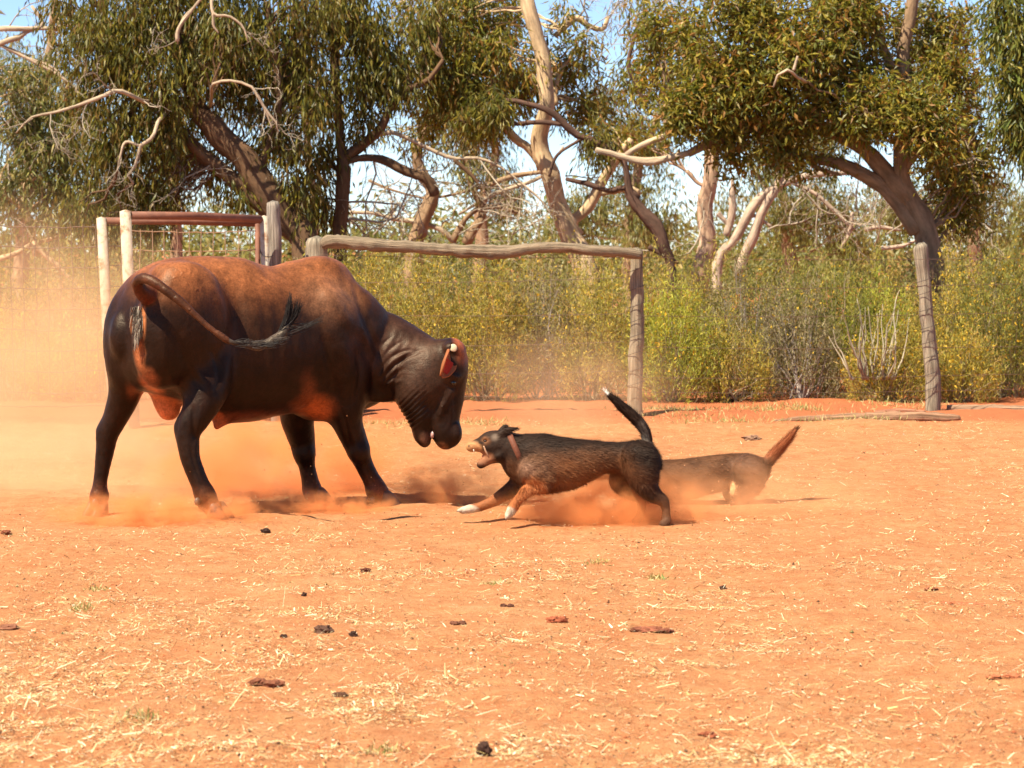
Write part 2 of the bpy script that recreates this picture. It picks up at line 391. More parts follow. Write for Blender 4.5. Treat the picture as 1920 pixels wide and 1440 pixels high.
clod(1745, 1104, 26, 9, (.22, .08, .04), 'thin brown clod right of the tiny black one', seed=26)
clod(1880, 1275, 60, 14, (.36, .12, .055), 'red clod at the right edge of the foreground', seed=27, pieces=3)

#%%FENCE
GREY = np.array((.24, .195, .145))
def wood_tube(pts, name, parent, c=GREY, rough=.22, sides=18, n=40, seed=0, knots=True, m='wood'):
    g = MB(); P = np.array([W(a, b, d) for a, b, d, r in pts]); R = np.array([.88 * r * d / F for a, b, d, r in pts])
    g.tube(P, R, sides, rough, n, c, seed=seed); return g.build(name, M[m], parent)
def wire_tube(pts, name, parent, r=.003, c=(.14, .085, .06), sides=4, n=None):
    g = MB(); g.tube(pts, r, sides, 0, n, c, cap=False); return g.build(name, M['wire'], parent)
def base_y(Y): return HZ + HC * F / Y

tf = empty('rail_fence', W(900, base_y(25), 25), 'old grey timber and wire fence with one sagging log top rail', 'fence')
wood_tube([(596, 800, 24.9, 25), (596, 620, 24.9, 24), (594, 452, 24.9, 24), (594, 447, 24.9, 20)], 'post', tf, seed=1)['label'] = 'stout square-topped grey post behind the hump'
wood_tube([(1191, 800, 24.9, 16), (1191, 700, 24.9, 15.5), (1195, 600, 24.9, 15), (1194, 520, 24.9, 13.5), (1194, 470, 24.9, 13), (1195, 466, 24.9, 10)], 'post', tf, seed=2, n=60, c=(.23, .18, .125))['label'] = 'slim post under the right end of the rail'
wood_tube([(1750, 792, 26, 16), (1748, 700, 26, 16.5), (1738, 600, 26, 15), (1733, 530, 26, 14), (1729, 490, 26, 15), (1726, 462, 26, 15), (1724, 458, 26, 11)], 'post', tf, seed=3, n=60, c=(.235, .19, .14))['label'] = 'lone leaning grey post right of the rail'
wood_tube([(604, 458, 24.75, 11), (625, 452, 24.72, 14), (700, 459, 24.7, 14), (780, 464, 24.7, 12.5), (860, 470, 24.7, 13.5), (935, 473, 24.7, 15), (1000, 466, 24.7, 12), (1060, 464, 24.7, 11), (1120, 470, 24.7, 12), (1170, 474, 24.72, 11), (1202, 478, 24.75, 9)], 'top_rail', tf, seed=5, n=110, sides=22, rough=.40, c=(.20, .148, .10))
wood_tube([(516, 800, 24.6, 15), (515, 500, 24.6, 15), (512, 383, 24.6, 14), (511, 379, 24.6, 12)], 'post', tf, seed=6, c=(.24, .20, .165))['label'] = 'tall grey post beside the pipe frame'
for k, (ya, yb) in enumerate(((478, 482), (530, 520), (590, 588), (650, 640), (700, 695), (742, 738))):
    P = []
    for px in range(600, 1193, 30): P.append(W(px, ya + (yb - ya) * (px - 600) / 590 + 3.5 * math.sin((px - 600) / 590 * math.pi), 24.72))
    wire_tube(P, 'wire', tf, .0022)
for k, (ya, yb) in enumerate(((482, 486), (540, 536), (592, 590), (650, 652), (708, 705), (735, 733))):
    P = []
    for px in range(1193, 1950, 40): P.append(W(px, ya + (yb - ya) * (px - 1193) / 550 + 3 * math.sin((px - 1193) / 550 * math.pi), 24.7 + 1.1 * (px - 1193) / 550))
    wire_tube(P, 'wire', tf, .0022)
def wrap(px, y, rpx, Y, parent, tilt=6):
    s = Y / F; P = []
    for a in np.linspace(-.2, math.pi + .2, 12):
        c = W(px, y, Y); P.append(c + np.array([math.cos(a) * rpx * s, -math.sin(a) * rpx * s, (math.cos(a) * tilt) * s]))
    wire_tube(P, 'wire_tie', parent, .0028, (.07, .05, .045))
for y in (505, 540, 572, 600, 628, 660, 692, 718): wrap(1193, y, 17, 24.9, tf)
for y in (524, 548, 580, 612, 640, 668, 700, 728): wrap(1742 if y > 600 else 1735, y, 18, 26, tf)

pf = empty('pipe_gateway', W(350, base_y(24.3), 24.3), 'pipe gateway frame with rusty top rails and pale upright pipes', 'gateway')
def pipe(pts, name, m, parent, r, sides=16):
    g = MB(); g.tube([W(*p) for p in pts], r, sides); return g.build(name, M[m], parent)
pipe([(215, 800, 24.0), (202, 640, 24.0), (190, 409, 24.0)], 'upright_pipe', 'pale_pipe', pf, .045)
pipe([(252, 800, 23.4), (246, 640, 23.4), (235, 396, 23.4)], 'upright_pipe', 'pale_pipe', pf, .05)
pipe([(500, 800, 24.3), (499, 600, 24.3), (495, 406, 24.3)], 'upright_pipe', 'pale_pipe', pf, .038)
pipe([(484, 800, 24.36), (484, 600, 24.36), (483, 420, 24.36)], 'upright_pipe', 'rust', pf, .024)
pipe([(198, 414, 24.02), (340, 415, 24.2), (492, 419, 24.4)], 'top_pipe', 'rust', pf, .032)
pipe([(245, 404, 23.42), (370, 405, 23.8), (488, 411, 24.28)], 'top_pipe', 'rust', pf, .036)
wire_tube([W(512, 480, 24.5), W(504, 482, 24.25), W(494, 480, 24.24), W(488, 472, 24.28), W(492, 466, 24.3)], 'wire_tie', pf, .004, (.05, .04, .035))

mf = empty('mesh_fence', W(100, base_y(24.1), 24.1), 'rusty wire mesh netting fence at the left, half lost in dust', 'fence')
for y in (424, 462, 500, 540, 578, 617, 655, 695, 735, 760):
    P = [W(px, y + 3 * math.sin(px / 60) + random.uniform(-1.5, 1.5), 24.06) for px in range(-420, 245, 20)]; wire_tube(P, 'wire', mf, .0050, (.10, .055, .035))
for y in (432, 468, 508, 548, 590, 630, 670, 710):
    P = [W(px, y + 4 * math.sin((px - 240) / 250 * math.pi) + random.uniform(-1, 1), 23.95 + (px - 240) / 250 * .3) for px in range(240, 496, 16)]; wire_tube(P, 'wire', mf, .0045, (.34, .20, .12))
for k, px in enumerate(range(-418, 240, 23)):
    P = [W(px + random.uniform(-2, 2) + (y - 420) * .02, y, 24.05) for y in range(420, 775, 30)]; wire_tube(P, 'wire', mf, .0042, (.10, .055, .035))
for k, px in enumerate(range(262, 490, 23)):
    P = [W(px + random.uniform(-1.5, 1.5) + (y - 420) * .01, y, 23.94 + (px - 240) / 250 * .3) for y in range(430, 735, 30)]; wire_tube(P, 'wire', mf, .0038, (.30, .18, .11))
wood_tube([(1445, 791, 24.6, 3), (1500, 786, 24.6, 6), (1560, 785, 24.6, 9), (1640, 783, 24.6, 12), (1720, 782, 24.6, 12), (1780, 784, 24.6, 10), (1800, 784, 24.6, 6)], 'log', None, (.27, .15, .09), .3, 16, 50, 11)
tag(bpy.data.objects['log'], 'long weathered log lying in front of the lone leaning post', 'log')
o = wood_tube([(1776, 766, 26.1, 8), (1810, 767, 26.1, 10), (1870, 768, 26.1, 11), (1900, 768, 26.1, 9), (1990, 770, 26.1, 9)], 'log', None, (.29, .18, .115), .3, 16, 40, 12)
tag(o, 'grey log lying right of the lone leaning post, cut by the frame', 'log')
o = wood_tube([(1640, 772, 25.4, 3), (1690, 770, 25.4, 5), (1735, 773, 25.4, 4)], 'log', None, (.33, .15, .09), .3, 10, 20, 13)
tag(o, 'short thin log behind the long weathered one', 'log')

#%%TREES
BK_D, BK_P, BK_M, BK_G = (.12, .066, .036), (.46, .32, .19), (.27, .175, .105), (.38, .31, .235)
PAL_DARK = [(.125, .118, .018), (.17, .150, .024), (.085, .090, .016), (.24, .195, .03), (.18, .11, .024)]
PAL_WARM = [(.23, .20, .028), (.14, .145, .025), (.33, .27, .045), (.30, .22, .035), (.27, .13, .03), (.13, .14, .024)]
PAL_GREY = [(.21, .205, .055), (.16, .17, .045), (.27, .25, .08), (.30, .24, .09), (.11, .12, .03)]
PAL_YEL = [(.20, .20, .035), (.13, .16, .03), (.09, .12, .028), (.26, .21, .035)]

def leaves(g, C, per, spread, L, wd, droop, pal, r, cvar=.25):
    """sprays of leaves hung round each point of C"""
    n = len(C) * per
    if n == 0: return
    c0 = np.repeat(C, per, 0); off = r.normal(0, 1, (n, 3)) * np.array([spread, spread, spread * 1.25])
    base = c0 + off
    d = unit(unit(r.normal(0, 1, (n, 3))) * (1 - droop) + np.array([0, 0, -1.]) * droop + unit(off) * .25)
    side = unit(np.cross(d, r.normal(0, 1, (n, 3)))); nr = np.cross(d, side)
    V, f = quads(base, d, side, nr, L * (.55 + .8 * r.random(n)), wd * (.6 + .8 * r.random(n)), .18)
    pal = np.array(pal); ci = np.where(r.random(n) < .55, np.repeat(r.integers(0, len(pal), len(C)), per), r.integers(0, len(pal), n))
    c = pal[ci] * (1 + cvar * r.normal(0, 1, (n, 1))).clip(.5, 1.7)
    g.add(V, f, None, np.repeat(c, 4, 0))

def wander(a, b, r, k=7, amp=.12):
    t = np.linspace(0, 1, k)[:, None]; L = np.linalg.norm(b - a)
    w_ = np.cumsum(r.normal(0, 1, (k, 3)), 0); w_ -= w_[0]; w_ -= t * w_[-1]
    return a * (1 - t) + b * t + w_ * amp * L / math.sqrt(k)

def dead(g, p, d, L, rad, depth, r, c):
    k = 6; P = [p]; dd = d.copy()
    for i in range(k): dd = unit(dd + r.normal(0, .28, 3)); P.append(P[-1] + dd * L / k)
    P = np.array(P); g.tube(P, np.linspace(rad, rad * .45, k + 1), 4 if rad < .012 else 6, 0, None, c, cap=False)
    if depth > 0:
        for i in range(1, k + 1):
            if r.random() < .75:
                s = unit(dd + r.normal(0, .9, 3)); dead(g, P[i], s, L * (.4 + .35 * r.random()), max(rad * .5, .003), depth - 1, r, c)

def tree(name, label, Y, limbs, blobs, pal, bark, seed, leafL=.14, leafW=.024, droop=.62, group=None, per=11, deadspec=(), dens=1.0, thick=.62, cat='tree', names=None):
    r = np.random.default_rng(seed)
    p0 = limbs[0][0]; root = empty(name, W(p0[0], base_y(Y), Y), label, cat, group)
    nodes = []
    for k, lim in enumerate(limbs):
        P = []; R = []
        for q in lim:
            dy = q[3] if len(q) > 3 else 0
            P.append(W(q[0], q[1], Y + dy)); R.append(q[2] * Y / F)
        if k == 0:
            b = W(p0[0], base_y(Y) + 3, Y + (p0[3] if len(p0) > 3 else 0)); b[0] += (P[0] - P[1])[0] * .3
            P.insert(0, b); R.insert(0, R[0] * 1.25)
        pale = any(len(q) > 4 for q in lim)
        P = np.array(P); n = max(14, int(np.linalg.norm(np.diff(P, axis=0), axis=1).sum() / .12))
        if pale: R = [x * .68 for x in R]
        nn_ = min(n, 90); Qs = smooth_path(np.hstack([P, np.array(R)[:, None]]), nn_); jt = np.stack([vnoise(Qs[:, :3] * 2.3, seed + a_) for a_ in (1, 2, 3)], 1); P_ = Qs[:, :3] + jt * (.35 * Qs[:, 3:] + .018)
        g = MB(); g.tube(P_, np.maximum(Qs[:, 3], .003), 12 if max(R) > .05 else 7, .30, None, (.40, .30, .21) if pale else bark, seed=seed + k)
        g.build('trunk' if k == 0 else 'limb', M['bark'], root)
        nodes.append(smooth_path(P, 30)[4:])
    nodes = np.vstack(nodes)
    tw = MB(); cr = MB(); has_t = False
    for (bx, by, rx, ry, nl, *o) in blobs:
        s = Y / F; dY = o[0] if o else 0; cen = W(bx, by, Y + dY); R3 = np.array([rx * s, min(max(rx, ry) * s * thick, 1.8), ry * s])
        nsub = max(4, int(rx * ry / 520)); sprays = int(nl * dens * ((.33 if Y == 33 else .38) if Y < 50 else .8) / per / nsub) + 1
        for q in range(nsub):
            u = unit(r.normal(0, 1, 3)) * r.random() ** .45
            sc_ = cen + u * R3 * .9; a = nodes[np.argmin(np.linalg.norm(nodes - sc_ - np.array([0, 0, -.2]), axis=1))]
            P = wander(a, sc_, r); g_r = .012 + .006 * np.linalg.norm(a - sc_)
            if np.linalg.norm(a - sc_) < 3.2: tw.tube(P, np.linspace(g_r, .005, len(P)), 5, 0, None, bark, cap=False); has_t = True
            S = sc_ + r.normal(0, 1, (sprays, 3)) * np.minimum(R3 * .20, .25) * r.uniform(.6, 1.3)
            for t_ in S[::3]: tw.tube(wander(sc_, t_, r, 4, .2), np.linspace(.006, .002, 4), 3, 0, None, bark, cap=False)
            leaves(cr, S, per, .11, leafL, leafW, droop, pal, r)
    for (px, py, dy, dx, dz, L, rad, dep) in deadspec:
        dead(tw, W(px, py, Y + dy), unit(np.array([dx, r.normal(0, .3), dz])), L, rad, dep, r, BK_G if rad < .02 else bark); has_t = True
    if has_t: tw.build('twigs', M['bark'], root, kind='stuff')
    if cr.n: cr.build('crown', M['leaf'], root, smooth=False)
    return root

# far row of grey-green trees
far_specs = [
 (60, 74, [[(40, 470, 14), (55, 300, 11), (90, 120, 7), (110, -60, 4)]], [(40, 330, 110, 110, 5200), (130, 200, 120, 110, 5200), (-10, 130, 90, 100, 3600)], 'grey-green tree far behind the left mesh fence'),
 (330, 62, [[(330, 470, 12), (325, 330, 10), (300, 180, 7)]], [(320, 300, 100, 100, 3000), (240, 380, 100, 60, 2600), (400, 150, 110, 110, 3000)], 'grey-green tree far behind the pipe gateway'),
 (560, 68, [[(590, 470, 8), (585, 350, 7), (570, 200, 5)]], [(560, 200, 60, 110, 1800), (520, 380, 60, 60, 1500)], 'thin pale tree far behind the tall grey post'),
 (860, 60, [[(900, 470, 13), (905, 380, 11), (930, 300, 8), (900, 200, 6)]], [(890, 250, 90, 90, 2600), (960, 370, 70, 60, 2000), (820, 210, 60, 60, 1200), (930, 130, 90, 70, 2000)], 'pale crooked tree far behind the middle of the rail'),
 (1180, 58, [[(1180, 470, 12), (1190, 350, 10), (1230, 220, 7)]], [(1170, 400, 120, 70, 4600), (1210, 280, 110, 70, 3300), (1130, 200, 70, 40, 900), (1255, 185, 60, 50, 1200), (1080, 420, 60, 50, 1500)], 'grey-green tree far behind the right end of the rail'),
 (1480, 64, [[(1480, 470, 12), (1470, 350, 9), (1500, 200, 6)]], [(1440, 400, 120, 80, 4600), (1580, 400, 120, 90, 5000), (1500, 260, 120, 90, 3800)], 'grey-green tree far behind the arching dark limbs'),
 (1800, 60, [[(1830, 470, 12), (1820, 340, 9), (1800, 160, 6)]], [(1830, 390, 110, 90, 5400), (1770, 90, 80, 110, 2800), (1820, 200, 40, 80, 900), (1690, 380, 90, 80, 3600)], 'feathery pale tree far behind the big right tree'),
 (1960, 66, [[(1960, 470, 12), (1960, 300, 9)]], [(1930, 400, 80, 80, 3200), (1960, 250, 60, 110, 2200)], 'feathery tree far off at the right edge'),
]
for k, (x, Y, lim, bl, lab) in enumerate(far_specs):
    tree('gum_tree', lab, Y, lim, bl, PAL_GREY, BK_M, 300 + k, leafL=.17, leafW=.03, droop=.75, group='gum trees beyond the fence', thick=1.0)

# the traced trees
tree('gum_tree', 'dusty gum tree at the left edge with long bare pale branches', 36,
     [[(-40, 480, 20), (-50, 300, 17), (-40, 120, 12), (-60, -60, 8)],
      [(-60, 120, 9, -.6, 1), (0, 84, 8, -1), (40, 72, 7, -1), (60, 55, 6, -1), (110, 50, 5, -1), (165, 36, 4, -1)],
      [(-60, 60, 8, -.6, 1), (0, 56, 8, -1), (80, 50, 6, -1), (60, 10, 4, -1)],
      [(0, 85, 5, -1, 1), (60, 115, 4.5, -1), (120, 150, 4, -1), (165, 190, 4, -1)], [(55, 110, 3, -1, 1), (100, 130, 3, -1), (135, 170, 3, -1)],
      [(-40, 330, 9), (20, 372, 7), (50, 400, 6), (62, 450, 5), (64, 480, 5)],
      [(62, 455, 6), (100, 490, 6), (140, 530, 4), (170, 560, 3)], [(-40, 490, 6), (20, 478, 5), (70, 455, 4), (150, 430, 3)]],
     [(50, 150, 90, 60, 2600), (40, 230, 80, 50, 2600), (110, 290, 90, 60, 3400), (30, 330, 70, 70, 2200), (150, 350, 90, 60, 3000), (90, 400, 90, 50, 2000), (120, 210, 60, 60, 1800), (130, 20, 60, 40, 700), (200, 380, 80, 50, 2200)],
     PAL_GREY, BK_P, 11, group='gum trees beyond the fence',
     deadspec=((30, 380, 0, -.3, 1, 1.0, .015, 2), (100, 470, 0, .6, .8, .9, .015, 2), (60, 120, 0, .6, .5, .9, .014, 2), (10, 60, 0, .5, .8, .8, .012, 2), (150, 45, 0, .4, -.6, .7, .012, 2), (0, 420, 0, 1, .3, .9, .014, 2), (80, 60, 0, .3, -1, .8, .01, 2), (20, 90, .1, .6, -.7, 1.0, .011, 2), (120, 330, 0, .2, 1, .7, .01, 2), (50, 300, 0, -.4, .9, .8, .01, 2), (110, 430, 0, -.4, .9, .9, .013, 2)))
tree('gum_tree', 'dark drooping gum tree whose thick trunk leans left over the gateway', 33,
     [[(575, 490, 26), (520, 400, 27), (480, 340, 26), (430, 270, 23), (380, 215, 19), (330, 190, 14), (260, 190, 9)],
      [(385, 215, 15), (345, 130, 12), (330, 40, 10), (320, -60, 8)], [(560, 450, 14), (470, 370, 15), (400, 310, 14), (350, 260, 10)],
      [(290, 190, 6, 0), (268, 190, 6, -1.0, 1), (225, 172, 6, -1.3), (200, 180, 5.5, -1.4), (165, 192, 5, -1.4), (130, 203, 4, -1.4), (90, 215, 3.5, -1.4), (60, 222, 2.5, -1.4), (30, 250, 1.5, -1.4)],
      [(480, 330, 9), (515, 240, 7), (520, 120, 6), (500, 0, 5)], [(330, 80, 6, -1.5, 1), (335, 50, 5, -1.5), (370, 5, 4, -1.5), (385, -10, 4, -1.5)], [(396, -30, 5, -1.5, 1), (402, 25, 4, -1.6), (430, 30, 3.5, -1.6), (455, 50, 3, -1.6), (466, 78, 2, -1.6)], [(402, 25, 4, -1.6, 1), (403, 48, 3.5, -1.6), (412, 62, 2, -1.6)], [(372, 5, 3, -1.5, 1), (345, 30, 3, -1.5), (332, 60, 2, -1.5), (331, 85, 1.5, -1.5)],
      [(395, 200, 6, 0), (400, 162, 4, -1.2, 1), (435, 153, 4, -1.4), (470, 165, 4, -1.4), (486, 190, 4, -1.4), (502, 212, 3.5, -1.4), (520, 232, 2.5, -1.4), (522, 248, 1.5, -1.4)], [(484, 185, 3, -1.4, 1), (500, 215, 2.5, -1.4), (510, 240, 1.5, -1.4)],
      [(320, 200, 6, 0), (296, 238, 5, -1, 1), (285, 258, 5, -1.2), (262, 275, 4.5, -1.2), (258, 305, 4, -1.2), (242, 325, 4, -1.2), (252, 345, 2.5, -1.2)], [(262, 272, 3.5, -1.2, 1), (238, 265, 4, -1.2), (228, 290, 3, -1.2), (222, 320, 2, -1.2)], [(200, -30, 12), (190, 30, 10), (210, 130, 7), (260, 190, 6)]],
     [(230, 60, 110, 80, 8500, -.3), (360, 60, 110, 80, 8500, .3), (480, 60, 90, 90, 7000, .2), (300, 150, 120, 80, 8500, -.3), (180, 170, 70, 60, 2600, .2), (430, 150, 90, 65, 5000, .5), (250, 250, 100, 60, 5500, -.2), (330, 270, 60, 60, 2600, .8), (540, 120, 70, 100, 4200, .3), (530, 260, 60, 90, 2600), (560, 360, 50, 60, 1500), (300, 360, 90, 45, 2600), (210, 310, 70, 60, 2800), (490, 250, 50, 60, 1500, .7), (590, 220, 40, 80, 1500), (450, 380, 60, 45, 1000), (330, -20, 160, 60, 7000), (140, 0, 60, 60, 1800), (400, 330, 70, 50, 1500, .6), (290, 410, 90, 40, 1600, .4), (190, 400, 70, 40, 1500, .2), (560, 20, 70, 60, 2600), (420, 60, 70, 60, 2500, -.5), (150, 90, 50, 70, 1800)],
     PAL_DARK, BK_D, 12, droop=.72, group='gum trees beyond the fence',
     deadspec=((395, 30, 0, .4, -.9, .8, .012, 2), (300, 230, 0, .3, -1, .7, .01, 2), (470, 340, 0, .8, .5, .7, .01, 2), (500, 200, 0, .3, -1, .6, .009, 2), (420, 300, 0, -.8, -.3, .8, .012, 2), (165, 192, -1.4, -.6, -.6, .5, .008, 2), (95, 213, -1.4, -.2, -1, .5, .007, 2), (62, 222, -1.4, -.9, -.2, .6, .006, 2), (215, 175, -1.4, -.5, .8, .5, .008, 2), (228, 290, -1.2, -.4, -.9, .4, .006, 2), (250, 338, -1.2, .3, -1, .35, .006, 2), (455, 52, -1.6, .6, -.6, .45, .007, 2), (510, 228, -1.4, .4, -.9, .45, .007, 2), (496, 205, -1.4, -.3, -1, .45, .007, 2), (470, 165, -1.4, .7, .3, .5, .007, 2), (332, 75, -1.5, -.2, -1, .4, .006, 2), (270, 190, -1.2, .8, -.3, .4, .008, 1), (258, 300, -1.2, -.5, -.8, .4, .006, 2)))
tree('gum_tree', 'slender upright gum tree with a dark straight trunk behind the rail', 34,
     [[(643, 480, 13), (640, 400, 13), (638, 320, 13), (634, 260, 9), (630, 180, 8), (632, 90, 9), (640, 0, 8), (645, -80, 7)],
      [(632, 300, 10), (660, 285, 10), (690, 262, 9), (715, 235, 8), (735, 200, 8), (765, 165, 7), (800, 150, 5), (830, 110, 4)],
      [(665, 280, 7, 0, 1), (700, 256, 7), (735, 250, 7), (770, 262, 6), (810, 282, 5.5), (850, 296, 5), (895, 295, 4), (930, 310, 3.5), (965, 335, 3), (1010, 370, 3), (1040, 410, 2)],
      [(638, 305, 6), (680, 298, 7), (720, 302, 8), (760, 318, 9), (800, 335, 9), (815, 370, 9)],
      [(850, 298, 4), (880, 325, 4), (900, 350, 2.5)], [(638, 90, 6), (665, 45, 5), (690, -20, 5)]],
     [(600, 60, 60, 80, 3600), (690, 60, 60, 50, 2200), (590, 180, 50, 70, 2600), (680, 160, 60, 50, 3200), (690, 110, 50, 40, 1600), (610, 290, 45, 70, 1500), (600, 390, 45, 60, 1500, .2), (730, 170, 50, 40, 1400), (560, 130, 40, 60, 1500), (670, 230, 50, 35, 1200), (650, 0, 80, 40, 2600), (720, 60, 50, 60, 1500, .3), (760, 120, 50, 50, 1600, .3), (590, 320, 35, 60, 900), (820, 40, 60, 50, 1600, .4)],
     PAL_DARK, BK_D, 13, droop=.72, group='gum trees beyond the fence',
     deadspec=((640, 380, 0, .9, .3, 1.2, .016, 2), (700, 300, 0, .2, -1, 1.1, .014, 2), (740, 310, 0, .3, -1, .9, .012, 2), (850, 296, 0, .4, -1, 1.0, .012, 2), (900, 300, 0, .7, -.6, 1.0, .012, 2), (655, 410, 0, 1, .2, 1.3, .018, 3), (640, 400, 0, .8, -.2, 1.0, .012, 2), (960, 335, 0, .6, -.6, .8, .01, 2)))
tree('gum_tree', 'crooked half-dead gum tree tangled in bare branches behind the rail', 38,
     [[(775, 475, 16), (785, 430, 15), (800, 390, 15), (812, 355, 13), (790, 325, 12), (782, 290, 9), (795, 250, 7), (820, 190, 6), (830, 120, 6), (825, 0, 7)],
      [(655, 395, 5, 0, 1), (700, 398, 5), (735, 410, 6), (780, 415, 7), (825, 430, 7), (850, 455, 7)],
      [(875, 460, 10), (890, 430, 9), (905, 395, 7), (880, 340, 6), (870, 280, 6)], [(850, 455, 7), (880, 400, 5), (920, 385, 4), (975, 400, 3)],
      [(860, 400, 4, 0, 1), (920, 365, 5), (980, 345, 5.5), (1020, 325, 5), (1040, 300, 3.5), (1055, 275, 3)], [(690, 340, 3), (800, 370, 2), (900, 350, 4), (960, 330, 5), (1030, 318, 4)]],
     [(790, 60, 60, 60, 1600), (840, 220, 50, 70, 1300), (880, 300, 50, 60, 900)],
     PAL_GREY, BK_M, 14, group='gum trees beyond the fence',
     deadspec=tuple((x, y, random.uniform(-.4, .4), dx, dz, L, .012, 2) for x, y, dx, dz, L in
       ((700, 398, .3, 1, .9), (735, 410, .4, .9, .9), (780, 415, -.2, 1, .8), (825, 430, .5, .8, .9), (860, 440, .8, .6, .9), (880, 400, .8, .5, .8), (920, 385, .8, .3, .8), (920, 365, .5, 1, .7), (980, 345, .6, -.7, .9), (940, 360, .3, -1, .9), (905, 395, 1, 0, .9), (850, 455, 1, .3, 1.0), (700, 440, .6, .8, .9), (990, 410, .4, .6, .8), (960, 440, .7, .6, .9), (760, 440, -.5, .9, .9), (660, 420, .4, 1, .9), (880, 350, -.9, .1, .8), (1000, 340, -.8, -.3, 1.1), (1010, 430, .3, .9, .8))))
tree('gum_tree', 'pale-trunked gum tree rising through the middle of the photo', 35,
     [[(1095, 500, 23, -.3), (1078, 450, 22, -.3), (1052, 400, 19, -.3), (1035, 350, 18, -.3), (1018, 290, 17, -.3), (1020, 240, 15, -.4), (1023, 190, 15, -.5), (1020, 130, 15, -.5), (1012, 80, 14, -.5), (990, 10, 13, -.5), (980, -60, 11, -.4)],
      [(1080, 440, 15), (1072, 415, 10), (1100, 390, 10), (1120, 355, 10), (1140, 320, 9), (1165, 285, 8), (1185, 262, 7)],
      [(1018, 310, 13), (1000, 285, 9), (970, 260, 8), (950, 238, 7), (930, 215, 5)],
      [(1045, 195, 5), (1042, 165, 5), (1055, 130, 4), (1075, 100, 3)], [(1040, 70, 5), (1070, 40, 6), (1085, 35, 6), (1100, 48, 5), (1130, 55, 5), (1140, 30, 4)],
      [(1135, 320, 4), (1120, 362, 5), (1180, 355, 6), (1200, 365, 5)]],
     [(890, 110, 60, 55, 4000, -.3), (965, 165, 60, 45, 3400, .6), (860, 150, 60, 50, 3200, -.2), (1080, 140, 45, 40, 1800, .4), (1000, 135, 35, 28, 520, -.5), (960, 95, 40, 30, 900, -.4), (915, 60, 55, 50, 2400, .2), (880, 200, 60, 40, 2600), (1020, 100, 30, 25, 500, .6), (850, 50, 60, 50, 2200), (950, 20, 45, 40, 1600, .6), (1110, 225, 50, 35, 1000, .3), (1130, 270, 50, 50, 1300), (920, 215, 45, 40, 1400), (1090, 100, 50, 40, 1200), (800, 190, 45, 45, 1400), (820, 100, 60, 50, 2200, -.2), (880, 10, 70, 40, 2200), (780, 30, 60, 50, 1600), (1080, 200, 60, 40, 1400, .3), (1060, 30, 35, 40, 500), (770, 250, 50, 40, 900, .3)],
     PAL_WARM, BK_P, 15, droop=.55, group='gum trees beyond the fence',
     deadspec=((1085, 35, 0, .7, .7, .8, .013, 2), (1100, 45, 0, -.2, 1, .7, .012, 2), (1130, 55, 0, .4, 1, .8, .012, 2), (1070, 100, 0, .5, .8, .9, .012, 2), (1060, 330, 0, .9, .2, .7, .01, 2), (1160, 60, 0, .2, 1, .8, .01, 2), (1120, 120, 0, .4, .8, .8, .01, 2)))
tree('gum_tree', 'dark crooked gum tree leaning left across the pale horizontal bough', 34.2,
     [[(1262, 505, 9), (1245, 470, 12), (1222, 420, 14), (1200, 385, 12), (1180, 362, 9), (1172, 320, 6), (1165, 290, 5)],
      [(1200, 370, 6), (1170, 352, 6), (1140, 358, 5), (1100, 345, 5), (1060, 335, 4)],
      [(1165, 300, 4), (1120, 265, 7), (1080, 250, 7), (1050, 225, 7), (1030, 205, 6), (990, 195, 5), (940, 190, 4), (890, 200, 4)],
      [(1055, 232, 5), (1010, 228, 5), (960, 232, 4), (915, 222, 3)], [(1215, 465, 5), (1240, 478, 4), (1275, 495, 3)], [(1090, 260, 3), (1045, 290, 3), (1030, 330, 3)],
      [(1215, 200, 3), (1200, 170, 4), (1180, 120, 4), (1195, 50, 4)]],
     [(940, 205, 45, 30, 1300, -.2), (1100, 265, 50, 30, 1000), (880, 215, 50, 35, 1500)],
     PAL_DARK, (.10, .055, .04), 16, group='gum trees beyond the fence',
     deadspec=((1275, 480, 0, 1, .2, .8, .012, 2), (1230, 470, 0, -.8, .4, .7, .01, 2)))
tree('gum_tree', 'straight pale mottled trunk standing between scrub and dense crown', 36.5,
     [[(1320, 540, 18), (1324, 460, 16), (1321, 400, 15), (1328, 340, 14), (1330, 260, 14), (1335, 150, 10)],
      [(1325, 350, 4), (1305, 340, 4), (1285, 320, 4)]],
     [(1300, 170, 60, 60, 1500), (1260, 50, 60, 60, 1900), (1290, 100, 50, 50, 1300), (1350, 240, 50, 40, 1500), (1180, 180, 60, 60, 1500), (1240, 130, 60, 60, 1900), (1200, 20, 60, 50, 1200), (1200, 260, 60, 40, 1000)], PAL_WARM, (.44, .29, .2), 17, group='gum trees beyond the fence')
